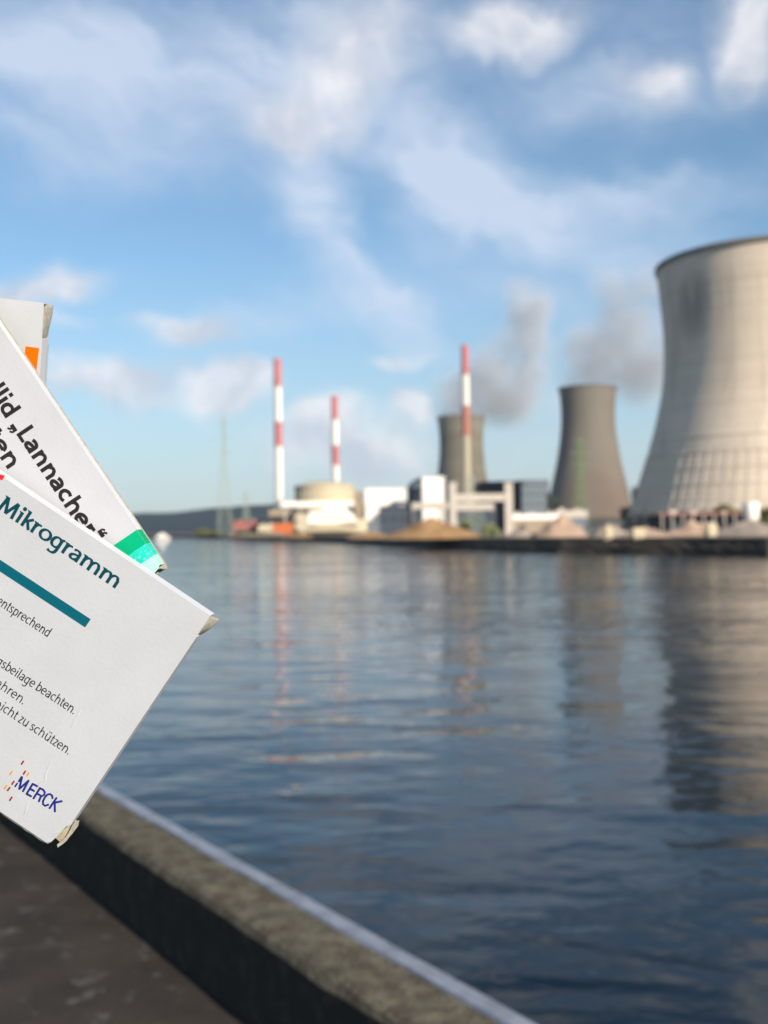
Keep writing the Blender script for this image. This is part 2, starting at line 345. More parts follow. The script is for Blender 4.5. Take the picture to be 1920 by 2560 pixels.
# wooded hills
def hill(name, pts_, Y, depth, m_):
    vs, fs = [], []; xs = []
    for i in range(len(pts_) - 1):
        for j in range(14): f = j / 14; xs.append((pts_[i][0] * (1 - f) + pts_[i + 1][0] * f, pts_[i][1] * (1 - f) + pts_[i + 1][1] * f))
    xs.append(pts_[-1]); n = 9
    for q, (x, y) in enumerate(xs):
        p = at(x, y, Y); h = p.z - GZ
        for s in range(n):
            f = s / (n - 1); ph = math.sin(f * math.pi / 2) if s else 0
            vs.append((p.x * (1 + (f - 1) * depth / Y), Y + (f - 1) * depth, GZ - 1 + (h + 1 + noise.noise(Vector((q * .55, s * .8, 0))) * h * .03) * ph))
    for q in range(len(xs) - 1):
        for s in range(n - 1): fs.append((q * n + s, (q + 1) * n + s, (q + 1) * n + s + 1, q * n + s + 1))
    return tag(link(name, mesh(name, vs, fs, m_, True)), kind='structure')
hill('wooded_hill', [(-1800, 1250), (-600, 1275), (0, 1290), (330, 1284), (440, 1281), (540, 1270), (640, 1263), (760, 1258), (900, 1262), (1100, 1268), (1300, 1270), (1450, 1272), (1700, 1262), (2200, 1240), (3600, 1225)], 3600, 900, M['forest'])

# ------------------------------------------------------------------ cooling towers
def interp(prof, z):
    for (z0, r0), (z1, r1) in zip(prof, prof[1:]):
        if z0 <= z <= z1: f = (z - z0) / (z1 - z0); return r0 + (r1 - r0) * f
    return prof[-1][1]
def smooth_prof(prof, n):
    z0, z1 = prof[0][0], prof[-1][0]; zs = [z0 + (z1 - z0) * i / (n - 1) for i in range(n)]
    rs = [interp(prof, z) for z in zs]
    for _ in range(6): rs = [rs[0]] + [(rs[i - 1] + 2 * rs[i] + rs[i + 1]) / 4 for i in range(1, n - 1)] + [rs[-1]]
    return list(zip(zs, rs))
def tower(cx, Y, prof_px, label, shell_m, rib_m, ribs, rib_top, rings, group, half_w):
    """prof_px: (pixel row, half width in pixels) from rim down"""
    c = at(cx, 1290, Y); root = empty('cooling_tower', (c.x, c.y, GZ)); tag(root, label, 'cooling tower', group)
    prof_ = []
    for y, hw in reversed(prof_px):
        p = at(cx, y, Y); prof_.append((p.z - GZ, hw / FPX * Y * half_w))
    zb = 7.0 if prof_[0][0] < 7 else prof_[0][0]
    pr = [(zb, prof_[0][1])] + [q for q in prof_ if q[0] > zb + .5]
    pr = smooth_prof(pr, 34); zt = pr[-1][0]
    outer = [(r, z) for z, r in pr]; inner = [(r - .9, z) for z, r in reversed(pr)]
    lathe('shell', outer + inner, shell_m, root, 128, True, True)
    rt = pr[-1][1]
    lathe('rim_ring', [(rt + .02, zt - 2.2), (rt + .9, zt - 1.9), (rt + .9, zt + .25), (rt - 1.2, zt + .25), (rt - 1.2, zt - .2)], M['rim'], root, 128, False)
    # legs: slanted pairs between the ground and the lower edge
    rb = pr[0][1]; bm = bmesh.new(); nl = 44; da = 2 * math.pi / nl
    bar_bm(bm, (rb + 2.2, 0, 0), ((rb - .4) * math.cos(da / 2), (rb - .4) * math.sin(da / 2), zb + .4), 1.0)
    bar_bm(bm, (rb + 2.2, 0, 0), ((rb - .4) * math.cos(da / 2), -(rb - .4) * math.sin(da / 2), zb + .4), 1.0)
    lm = from_bm(bm, 'leg', M['rim'])
    for k in range(nl): link('leg', lm, root, (0, 0, 0), k * da)
    if ribs:
        vs, fs = [], []; w = .2
        zz = [q for q in pr if q[0] <= zb + (zt - zb) * rib_top]
        for z, r in zz: vs += [(r - .1, -w, z), (r + .25, -w, z), (r + .25, w, z), (r - .1, w, z)]
        for i in range(len(zz) - 1):
            for a in range(3): fs.append((i * 4 + a, i * 4 + a + 1, i * 4 + 5 + a, i * 4 + 4 + a))
        e = (len(zz) - 1) * 4; fs.append((e, e + 1, e + 2, e + 3))
        rm = mesh('rib', vs, fs, rib_m)
        for k in range(ribs): link('rib', rm, root, (0, 0, 0), 2 * math.pi * (k + .5) / ribs)
    for f in rings:
        z = zb + (zt - zb) * f; r = interp(pr, z); lathe('ring_joint', [(interp(pr, z - .35) - .1, z - .35), (r + .28, z - .3), (r + .28, z + .3), (interp(pr, z + .35) - .1, z + .35)], rib_m, root, 128, False)
    return root
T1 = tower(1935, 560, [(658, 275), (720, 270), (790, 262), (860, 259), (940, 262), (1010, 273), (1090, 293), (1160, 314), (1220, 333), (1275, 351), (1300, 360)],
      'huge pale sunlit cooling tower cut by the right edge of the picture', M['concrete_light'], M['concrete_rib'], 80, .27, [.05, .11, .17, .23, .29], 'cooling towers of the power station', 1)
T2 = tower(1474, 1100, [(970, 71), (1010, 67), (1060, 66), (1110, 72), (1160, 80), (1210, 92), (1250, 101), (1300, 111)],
      'dark cooling tower with cloud shade in its colour, between the small one and the huge pale one', M['concrete_dark'], M['rim'], 0, 0, [], 'cooling towers of the power station', 1)
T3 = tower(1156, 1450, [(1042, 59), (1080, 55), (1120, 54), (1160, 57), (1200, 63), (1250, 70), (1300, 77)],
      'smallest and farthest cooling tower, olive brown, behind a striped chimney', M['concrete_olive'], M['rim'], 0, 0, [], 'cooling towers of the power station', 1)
# shape of the painted plume shadow on the pale tower
t, b, src = PLUME_SHADOW
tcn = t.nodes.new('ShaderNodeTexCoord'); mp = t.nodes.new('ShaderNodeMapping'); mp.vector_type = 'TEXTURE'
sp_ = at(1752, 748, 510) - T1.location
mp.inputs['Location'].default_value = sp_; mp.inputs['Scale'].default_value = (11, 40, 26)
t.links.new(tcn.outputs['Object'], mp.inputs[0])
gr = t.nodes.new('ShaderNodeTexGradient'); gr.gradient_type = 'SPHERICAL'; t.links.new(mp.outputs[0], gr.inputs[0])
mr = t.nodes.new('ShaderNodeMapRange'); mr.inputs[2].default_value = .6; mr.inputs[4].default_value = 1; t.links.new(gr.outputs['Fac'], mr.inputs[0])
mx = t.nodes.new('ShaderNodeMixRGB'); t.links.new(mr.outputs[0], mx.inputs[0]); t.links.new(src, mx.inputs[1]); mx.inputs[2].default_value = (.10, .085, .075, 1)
def band_noise(stretch, scale, lo, hi, amt, src_):
    mp2 = t.nodes.new('ShaderNodeMapping'); mp2.inputs['Scale'].default_value = stretch; t.links.new(tcn.outputs['Object'], mp2.inputs[0])
    nn = t.nodes.new('ShaderNodeTexNoise'); nn.inputs['Scale'].default_value = scale; nn.inputs['Detail'].default_value = 5; nn.inputs['Roughness'].default_value = .65; t.links.new(mp2.outputs[0], nn.inputs[0])
    m2 = t.nodes.new('ShaderNodeMapRange'); m2.inputs[1].default_value = lo; m2.inputs[2].default_value = hi; m2.inputs[4].default_value = amt; t.links.new(nn.outputs[0], m2.inputs[0])
    x2 = t.nodes.new('ShaderNodeMixRGB'); t.links.new(m2.outputs[0], x2.inputs[0]); t.links.new(src_, x2.inputs[1]); x2.inputs[2].default_value = (.26, .21, .17, 1)
    return x2.outputs[0]
o_ = band_noise((1, 1, .05), .16, .5, .74, .5, mx.outputs[0])      # rain streaks
o_ = band_noise((.004, .004, 1), .22, .45, .7, .28, o_)              # casting lifts
# the painted shadow breaks up into streaks
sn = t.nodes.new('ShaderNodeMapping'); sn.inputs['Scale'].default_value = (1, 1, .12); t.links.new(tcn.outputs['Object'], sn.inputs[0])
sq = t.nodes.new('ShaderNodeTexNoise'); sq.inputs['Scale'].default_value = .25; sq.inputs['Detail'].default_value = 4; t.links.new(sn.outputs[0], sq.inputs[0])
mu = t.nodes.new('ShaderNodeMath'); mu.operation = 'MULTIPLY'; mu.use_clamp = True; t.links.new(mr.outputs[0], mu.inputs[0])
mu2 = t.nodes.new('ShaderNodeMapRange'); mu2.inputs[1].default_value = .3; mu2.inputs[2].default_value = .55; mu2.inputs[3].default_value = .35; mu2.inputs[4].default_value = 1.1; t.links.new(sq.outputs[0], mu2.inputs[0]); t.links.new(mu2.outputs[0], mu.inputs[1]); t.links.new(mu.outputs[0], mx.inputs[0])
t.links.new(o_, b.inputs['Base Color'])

# ------------------------------------------------------------------ chimneys
def chimney(xt, xb, Y, rows, mats, hw_px, label, base_y=None):
    c = at(xb, rows[-1], Y); root = empty('striped_chimney', (c.x, c.y, GZ)); tag(root, label, 'chimney', 'striped chimneys of the power station')
    zs = [at(xt, y, Y).z - GZ for y in rows]; zs[-1] = 0; rr = hw_px / FPX * Y
    for i in range(len(rows) - 1):
        z1, z0 = zs[i], zs[i + 1]; H = zs[0]
        r1, r0 = rr * (1.12 - .2 * z1 / H), rr * (1.12 - .2 * z0 / H)
        lathe('painted_section', [(r0, z0), (r1, z1 - .02)] if i else [(r0, z0), (r1, z1), (r1 - .5, z1), (r1 - .5, z1 - 3)], M[mats[i]], root, 24)
        if i: lathe('platform_ring', [(r1 + .02, z1 - .4), (r1 + .5, z1 - .4), (r1 + .5, z1 + .1), (r1 + .02, z1 + .1)], M['steel'], root, 24, False)
    bm = bmesh.new()
    for sx in (-.3, .3): bar_bm(bm, (sx, -rr * 1.12 - .35, 0), (sx, -rr * .92 - .35, zs[0]), .1)
    for k in range(int(zs[0] / 2)): z = k * 2; bar_bm(bm, (-.3, -rr * (1.12 - .2 * z / zs[0]) - .35, z), (.3, -rr * (1.12 - .2 * z / zs[0]) - .35, z), .08)
    link('ladder', from_bm(bm, 'ladder', M['steel']), root)
    return root
chimney(694, 698, 700, [897, 966, 1054, 1115, 1300], ['red_paint', 'white_paint', 'red_paint', 'white_paint'], 10, 'leftmost red and white chimney, standing left of the cream round building')
chimney(838, 840, 800, [990, 1048, 1113, 1162, 1300], ['red_paint', 'white_paint', 'red_paint', 'white_paint'], 9, 'shortest red and white chimney, rising behind the cream round building')
chimney(1163, 1168, 650, [863, 936, 1014, 1090, 1300], ['red_paint', 'white_paint', 'faded_red', 'cream_dim'], 10, 'tallest striped chimney, in front of the small cooling tower')

# ------------------------------------------------------------------ buildings
def rect(x0, y0, x1, Y, depth=20):
    """root position and size of a building whose front spans x0..x1 with its top at row y0"""
    a = at(x0, y0, Y); c = at(x1, y0, Y); return (a + c) / 2, (c.x - a.x), at((x0 + x1) / 2, y0, Y).z - GZ
def building(name, label, x0, y0, x1, Y, depth, m_, roof_m, base_y=None, group=None, windows=None, cat='building', roof_h=.5):
    p, w, h = rect(x0, y0, x1, Y); z0 = 0
    root = empty(name, (p.x, p.y, GZ)); tag(root, label, cat, group)
    box('wall', -w / 2, w / 2, 0, depth, -.1, h - roof_h, M[m_], root)
    box('roof', -w / 2 - .15, w / 2 + .15, -.15, depth + .15, h - roof_h, h, M[roof_m], root)
    if w > 6:
        rv = random.Random(int(x0 * 7)); nv = 3 if w > 18 else 2
        for i in range(nv):
            cx_ = -w / 2 + w * (i + rv.uniform(.3, .7)) / nv; sw = rv.uniform(.5, 1.2); box('roof_vent', cx_ - sw, cx_ + sw, depth * .3, depth * .3 + 2 * sw, h - .02, h + rv.uniform(.5, 1.1), M['steel'], root)
        box('downpipe', w / 2 - .7, w / 2 - .5, -.3, -.12, 0, h - roof_h - .1, M['mid_grey'], root)
        box('door', -w / 2 + w * .12, -w / 2 + w * .12 + min(3, w * .15), -.08, .04, 0, min(3.2, h * .45), M['grey_blue'], root)
    if windows:
        nx, nz, ww, wh, wm_ = windows
        wme = None
        for i in range(nx):
            for j in range(nz):
                if wme is None:
                    bm = bmesh.new(); box_bm(bm, -ww / 2, ww / 2, -.12, .05, -wh / 2, wh / 2); wme = from_bm(bm, 'window', M[wm_])
                link('window', wme, root, (-w / 2 + w * (i + .5) / nx, -.02, (h - roof_h) * (j + .55) / nz))
    return root, w, h
# far left: low red shed and beige hall
building('red_shed', 'low dull red shed on the bank left of the leftmost chimney', 583, 1302, 646, 620, 14, 'dull_red', 'dull_red', windows=(5, 1, 1.6, 1.2, 'beige'))
building('beige_hall', 'brownish beige hall at the foot of the leftmost chimney', 672, 1274, 730, 600, 30, 'beige', 'beige', windows=(4, 1, 1.2, 1.6, 'mid_grey'))
building('cream_annex', 'narrow sunlit cream annex right of the beige hall', 731, 1275, 778, 590, 30, 'cream', 'cream', windows=(2, 1, 1.4, 1.6, 'mid_grey'))
building('cream_store', 'low cream store beside the orange container', 645, 1312, 682, 560, 8, 'cream', 'cream')
p, w, h = rect(682, 1308, 733, 540)
root = empty('orange_container', (p.x, p.y, GZ)); tag(root, 'bright orange container standing in front of the beige hall', 'container')
box('body', -w / 2, w / 2, 0, 3.2, .15, h, M['orange'], root, .05)
bm = bmesh.new(); box_bm(bm, -.08, .08, -.1, 0, .3, h - .2); rm = from_bm(bm, 'corrugation', M['orange'])
for i in range(12): link('corrugation', rm, root, (-w / 2 + w * (i + .5) / 12, -.002, 0))
# white pipe bridge from the chimney foot across the halls
a = at(700, 1262, 585); c = at(885, 1263, 585); root = empty('pipe_bridge', (a.x, a.y, GZ)); tag(root, 'white horizontal duct running from the leftmost chimney past the round building', 'duct')
wd = c.x - a.x; zc = a.z - GZ
box('duct', 0, wd, -1.6, 1.6, zc - 1.5, zc + 1.6, M['white_wall'], root, .3)
for i in range(5): box('support', wd * (i + .3) / 5, wd * (i + .3) / 5 + .8, -.5, .5, -.1, zc - 1.5, M['steel'], root)
# cream cylindrical reactor building
p = at(811, 1215, 680); rr = 73 / FPX * 680; h = p.z - GZ
root = empty('reactor_building', (p.x, p.y, GZ)); tag(root, 'squat cream round reactor building with a shallow domed roof', 'reactor building')
lathe('wall', [(rr, -.1), (rr, h - 1.2)], M['cream'], root, 72)
lathe('cornice', [(rr + .01, h - 1.6), (rr + .7, h - 1.4), (rr + .7, h), (rr - 1, h), (rr - 1, h - .5)], M['cream'], root, 72, False)
lathe('dome', [(rr - .9, h - .3), (rr * .8, h + 1.2), (rr * .55, h + 2.3), (rr * .3, h + 2.9), (.01, h + 3.1)], M['cream_dim'], root, 72)
bm = bmesh.new(); box_bm(bm, rr - .1, rr + .3, -.4, .4, 0, h - 1.65); pm = from_bm(bm, 'pilaster', M['cream'])
for k in range(32): link('pilaster', pm, root, (0, 0, 0), 2 * math.pi * k / 32)
building('stair_block', 'small pinkish stair block against the right of the round building', 880, 1228, 908, 700, 14, 'beige', 'beige', windows=(2, 3, 1.2, 1.6, 'mid_grey'))
# laid-up boat shaped white thing on the bank
def boat(label, xa, xb, ytop, Y, hull_m, top_m, name='motor_boat', z0=None):
    a, c = at(xa, 1340, Y), at(xb, 1340, Y); ln = c.x - a.x; mid = (a + c) / 2
    root = empty(name, (mid.x, mid.y, GZ if z0 is None else z0)); tag(root, label, 'boat')
    htop = at((xa + xb) / 2, ytop, Y).z - root.location.z
    vs, fs = [], []; st_ = 13
    hh = htop * .36
    for i in range(st_):
        f = i / (st_ - 1); x = -ln / 2 + ln * f; bw = ln * .15 * (1 - max(0, (f - .55) / .45) ** 2.2) * (.82 + .18 * min(1, f * 4)) + .02; sh = hh * (1 + .35 * max(0, f - .5) * 2)
        kx = x - (ln * .1 * max(0, f - .6))
        vs += [(kx, 0, .1), (x - .0, -bw * .75, hh * .35), (x, -bw, sh), (x, -bw + .12, sh), (x, bw - .12, sh), (x, bw, sh), (x, bw * .75, hh * .35)]
    for i in range(st_ - 1):
        for k in range(7): fs.append((i * 7 + k, (i + 1) * 7 + k, (i + 1) * 7 + (k + 1) % 7, i * 7 + (k + 1) % 7))
    fs.append(tuple(range(6, -1, -1))); link('hull', mesh('hull', vs, fs, M[hull_m]), root)
    bm = bmesh.new()
    def cab(x0, x1, wy, z0_, z1_, sl):
        q = [(x0, z0_), (x1, z0_), (x1 - sl, z1_), (x0 + sl * .4, z1_)]
        v = [bm.verts.new((x, s * wy, z)) for s in (-1, 1) for x, z in q]
        for f in ((0, 1, 2, 3), (7, 6, 5, 4), (0, 4, 5, 1), (1, 5, 6, 2), (2, 6, 7, 3), (3, 7, 4, 0)): bm.faces.new([v[k] for k in f])
    cab(-ln * .46, ln * .36, ln * .10, hh, htop * .72, ln * .12); link('cabin', from_bm(bm, 'cabin', M[top_m]), root)
    bm = bmesh.new(); cab(-ln * .2, ln * .2, ln * .08, htop * .72, htop, ln * .1); link('flybridge', from_bm(bm, 'flybridge', M[top_m]), root)
    bm = bmesh.new()
    for s in (-1, 1): box_bm(bm, -ln * .36, ln * .2, s * ln * .1 - .05, s * ln * .1 + .05, htop * .5, htop * .6)
    link('window_band', from_bm(bm, 'window_band', M['steel']), root)
    bm = bmesh.new()
    for s in (-1, 1): box_bm(bm, -ln * .42, ln * .36, s * ln * .135 - .03, s * ln * .135 + .03, hh * .78, hh * .92)
    link('rubbing_strake', from_bm(bm, 'rubbing_strake', M['rim']), root)
    return root
boat('big white motor boat with cream hull laid up on the far bank', 762, 918, 1255, 420, 'cream', 'white_wall')
boat('tiny pale boat far off at the left end of the bank', 390, 424, 1333, 640, 'white_wall', 'white_wall', z0=WZ - .1)
building('white_hall', 'broad white hall left of the grey dome', 913, 1221, 1017, 640, 26, 'white_wall', 'white_wall', windows=(5, 1, 1.0, .8, 'mid_grey'))
building('dark_shed', 'dark slate-coloured shed in front of the white hall', 948, 1266, 1020, 520, 20, 'grey_blue', 'dark_clad', windows=(3, 1, 1.6, 1.2, 'dark_clad'))
building('lean_to', 'small grey lean-to beside the boat at the foot of the white hall', 900, 1302, 950, 470, 12, 'mid_grey', 'grey_blue')
# grey dome
p = at(1080, 1222, 720); rr = 62 / FPX * 720; h = p.z - GZ
root = empty('domed_reactor', (p.x, p.y, GZ)); tag(root, 'grey-blue domed reactor building behind the tall white block', 'reactor building')
lathe('wall', [(rr, -.1), (rr, h)], M['grey_blue'], root, 64)
H = at(1080, 1190, 720).z - GZ - h
lathe('dome', [(rr + .2, h - .05)] + [(rr * math.cos(R(a)), h + H * math.sin(R(a))) for a in range(0, 90, 10)] + [(.01, h + H)], M['mid_grey'], root, 64)
lathe('gutter_ring', [(rr + .22, h - .8), (rr + .8, h - .6), (rr + .8, h), (rr + .22, h)], M['dark_clad'], root, 64, False)
building('white_block', 'tall narrow white block in front of the grey dome', 1056, 1192, 1112, 600, 18, 'white_wall', 'white_wall', windows=(1, 1, .8, .8, 'mid_grey'))
building('dark_turbine_hall', 'large black-clad hall right of the small cooling tower', 1203, 1203, 1304, 680, 60, 'dark_clad', 'dark_clad')
building('machine_house', 'low dark machine house behind the steel portal', 1130, 1264, 1240, 640, 30, 'grey_blue', 'dark_clad', windows=(7, 1, 1.4, 1.2, 'dark_clad'))
building('far_grey_block', 'distant bluish grey block left of the dark cooling tower', 1303, 1199, 1372, 1300, 60, 'mid_grey', 'mid_grey', windows=(5, 5, 3, 3, 'grey_blue'))
building('long_pale_shed', 'long low pale-roofed shed before the dark cooling tower', 1283, 1285, 1400, 420, 16, 'beige', 'white_wall', roof_h=2.2)
building('grey_white_shed', 'low light grey shed right of the long pale-roofed shed', 1388, 1276, 1468, 440, 16, 'mid_grey', 'steel', roof_h=3)
# dark long shed before the pale tower
root, w, h = building('long_dark_shed', 'long dark open shed with reddish roof edge at the pale tower foot', 1652, 1283, 1860, 330, 14, 'dark_clad', 'faded_red', roof_h=.35)
for i in range(9): box('column', -w / 2 + w * i / 8 - .15, -w / 2 + w * i / 8 + .15, -1.4, -1.1, 0, h - .36, M['steel'], root)
# white silo
p, w, h = rect(1857, 1256, 1897, 300)
root = empty('white_silo', (p.x, p.y, GZ)); tag(root, 'small white silo with tapered foot near the right edge', 'silo')
lathe('body', [(w * .28, h * .25), (w * .48, h * .5), (w * .5, h * .96), (w * .46, h), (.01, h + .2)], M['white_wall'], root, 32)
for k in range(4): box('leg', *(lambda q: (q[0] - .12, q[0] + .12, q[1] - .12, q[1] + .12))((w * .36 * math.cos(R(45 + 90 * k)), w * .36 * math.sin(R(45 + 90 * k)))), 0, h * .5, M['steel'], root)
# steel portal
def portal(label, posts, beams, Y, name='steel_portal'):
    c = at(posts[0][0], 1300, Y); root = empty(name, (c.x, c.y, GZ)); tag(root, label, 'gantry')
    for xa, xb, yt in posts:
        a, d = at(xa, yt, Y), at(xb, yt, Y); box('post', a.x - c.x, d.x - c.x, -.6, .6, -.1, a.z - GZ, M['steel'], root, .06)
    for xa, xb, ya, yb in beams:
        a, d = at(xa, ya, Y), at(xb, yb, Y); box('beam', a.x - c.x + .01, d.x - c.x - .01, -.4, .4, d.z - GZ, a.z - GZ, M['steel'], root, .04)
portal('big light grey steel portal frame right of the tall white block', [(1122, 1141, 1206), (1261, 1281, 1207)], [(1141, 1261, 1235, 1253), (1141, 1235, 1259, 1275)], 330)
portal('small whitish steel frame just left of the big portal frame', [(1029, 1049, 1257), (1098, 1106, 1262)], [(1049, 1121, 1257, 1272)], 345, 'pipe_rack')

# ------------------------------------------------------------------ lattice pylons
def pylon(x, ytop, ybase_w, Y, m_, label, arms=True):
    c = at(x, 1315, Y); root = empty('lattice_pylon', (c.x, c.y, GZ), R(20)); tag(root, label, 'pylon', 'lattice pylons around the power station')
    H = at(x, ytop, Y).z - GZ; wb = ybase_w / FPX * Y / 2; wt = wb * .13
    lv = 11; zs = [H * (1 - (1 - i / lv) ** 1.35) for i in range(lv + 1)]
    ws = [max(wt, wb * (1 - z / H) ** 1.25) for z in zs]; sg = [(-1, -1), (1, -1), (1, 1), (-1, 1)]; th = max(.15, H * .002)
    for sx, sy in sg:
        bm = bmesh.new()
        for i in range(lv): bar_bm(bm, (sx * ws[i], sy * ws[i], zs[i]), (sx * ws[i + 1], sy * ws[i + 1], zs[i + 1]), th)
        link('leg', from_bm(bm, 'leg', m_), root)
    for f in range(4):
        (ax, ay), (bx, by) = sg[f], sg[(f + 1) % 4]; bm = bmesh.new()
        for i in range(lv):
            bar_bm(bm, (ax * ws[i], ay * ws[i], zs[i]), (bx * ws[i + 1], by * ws[i + 1], zs[i + 1]), th * .7)
            bar_bm(bm, (bx * ws[i], by * ws[i], zs[i]), (ax * ws[i + 1], ay * ws[i + 1], zs[i + 1]), th * .7)
            bar_bm(bm, (ax * ws[i], ay * ws[i], zs[i]), (bx * ws[i], by * ws[i], zs[i]), th * .7)
        link('bracing', from_bm(bm, 'bracing', m_), root)
    if arms:
        for f, l in ((.70, .16), (.82, .2), (.94, .13)):
            bm = bmesh.new(); z = H * f; l *= H * .55
            for s in (-1, 1):
                bar_bm(bm, (0, -wt, z), (s * l, 0, z), th); bar_bm(bm, (0, wt, z), (s * l, 0, z), th); bar_bm(bm, (0, 0, z + H * .035), (s * l, 0, z), th)
            link('crossarm', from_bm(bm, 'crossarm', m_), root)
    return root
pylon(562, 1045, 36, 720, M['pale_green_steel'], 'tall faint green lattice pylon left of the leftmost chimney')
pylon(616, 1228, 26, 800, M['pale_green_steel'], 'short faint lattice pylon just left of the leftmost chimney', )
pylon(1452, 1092, 40, 520, M['green_steel'], 'green lattice pylon in front of the dark cooling tower')
pylon(1180, 1188, 66, 560, M['pale_green_steel'], 'greenish lattice mast around the foot of the tallest chimney', False)

# ------------------------------------------------------------------ heaps and yard clutter
def heap(label, x0, x1, ytop, Y, m_, seed, cat='heap', name='gravel_heap', skew=0, sharp=1.0):
    a, c = at(x0, 1340, Y), at(x1, 1340, Y); w = (c.x - a.x) / 2; mid = (a + c) / 2; h = at((x0 + x1) / 2, ytop, Y).z - GZ
    vs, fs = [], []; nr, ns = 10, 36
    for i in range(nr + 1):
        f = i / nr
        for k in range(ns):
            an = 2 * math.pi * k / ns; rr_ = f * (1 + .16 * noise.noise(Vector((math.cos(an) * 1.4 + seed, math.sin(an) * 1.4, f))))
            z = h * (1 - f ** (1.15 * sharp)) + h * .34 * noise.noise(Vector((rr_ * math.cos(an) * 3 + seed * 3, rr_ * math.sin(an) * 3, seed))) * (1 - f) * 2
            vs.append((w * rr_ * math.cos(an) + skew * w * (1 - f), w * .7 * rr_ * math.sin(an), max(z, -.1) if f < 1 else -.1))
    for i in range(nr):
        for k in range(ns): k2 = (k + 1) % ns; fs.append((i * ns + k, (i + 1) * ns + k, (i + 1) * ns + k2, i * ns + k2))
    o = link(name, mesh(name, vs, fs, m_, True), None, (mid.x, mid.y, GZ)); tag(o, label, cat, 'heaps of loose material on the far bank')
for h_ in (('large brown sand heap below the steel portal', 955, 1210, 1296, 225, 'sand', 1, 'sand_heap', -.12),
           ('low brown sand heap in front of the dark shed', 860, 1000, 1330, 250, 'sand', 2, 'sand_heap', 0),
           ('pinkish gravel heap right of the steel portal', 1330, 1475, 1288, 215, 'pink_sand', 3, 'gravel_heap', .1),
           ('grey gravel heap directly below the dark cooling tower', 1465, 1580, 1310, 200, 'gravel_grey', 4, 'gravel_heap', 0),
           ('low sandy heap between the dark and the pale tower', 1545, 1680, 1318, 190, 'pink_sand', 5, 'gravel_heap', .1),
           ('wide flat gravel heap below the long dark shed', 1640, 1830, 1303, 205, 'pink_sand', 6, 'gravel_heap', 0),
           ('grey rubble heap nearest the right edge', 1770, 1990, 1300, 190, 'gravel_grey', 7, 'gravel_heap', 0),
           ('small pale gravel heap left of the pinkish heap', 1250, 1350, 1322, 220, 'gravel_grey', 8, 'gravel_heap', 0),
           ('long low olive grass mound between the pylons and the boat', 560, 775, 1331, 440, 'far_bank', 11, 'grass_mound', 0),
           ('low brown heap beside the boat', 700, 790, 1333, 330, 'sand', 9, 'sand_heap', 0)):
    heap(h_[0], h_[1], h_[2], h_[3], h_[4], M[h_[5]], h_[6], name=h_[7], skew=h_[8])
# pale stone blocks among the heaps
for i, (x0, x1, y, Y, lb) in enumerate(((1508, 1532, 1315, 172, 'pale stone block below the dark cooling tower, leftmost of three'), (1578, 1612, 1320, 168, 'pale stone block between the two towers, middle of three'), (1762, 1792, 1308, 180, 'pale stone block near the long dark shed, rightmost of three'))):
    p, w, h = rect(x0, y, x1, Y); bm = bmesh.new(); box_bm(bm, -w / 2, w / 2, -.8, .8, -.1, h)
    bmesh.ops.bevel(bm, geom=bm.edges[:], offset=.3, segments=2, affect='EDGES')
    for v in bm.verts: v.co += Vector((noise.noise(v.co + Vector((i * 5, 0, 0))), 0, noise.noise(v.co + Vector((0, i * 5, 0))))) * .35
    tag(link('stone_block', from_bm(bm, 'stone_block', M['cream']), None, (p.x, p.y, GZ)), lb, 'stone block', 'pale stone blocks on the bank')

# ------------------------------------------------------------------ trees and bushes
def foliage(bm, cx, cy, cz, rx, ry, rz, n, s, seed):
    rnd = random.Random(seed)
    cl = [(rnd.uniform(-.6, .6), rnd.uniform(-.6, .6), rnd.uniform(-.6, .7), rnd.uniform(.3, .55)) for _ in range(9)]
    for i in range(n):
        c = rnd.choice(cl); v = Vector((rnd.gauss(0, 1), rnd.gauss(0, 1), rnd.gauss(0, 1))).normalized() * c[3] * rnd.uniform(.6, 1)
        p = Vector((cx + (c[0] + v.x) * rx, cy + (c[1] + v.y) * ry, cz + (c[2] + v.z) * rz))
        a = Vector((rnd.uniform(-1, 1), rnd.uniform(-1, 1), rnd.uniform(-1, 1))).normalized(); b_ = a.orthogonal().normalized(); q = s * rnd.uniform(.6, 1.3)
        bm.faces.new([bm.verts.new(p + a * q), bm.verts.new(p + b_ * q * .6), bm.verts.new(p - a * q), bm.verts.new(p - b_ * q * .6)])
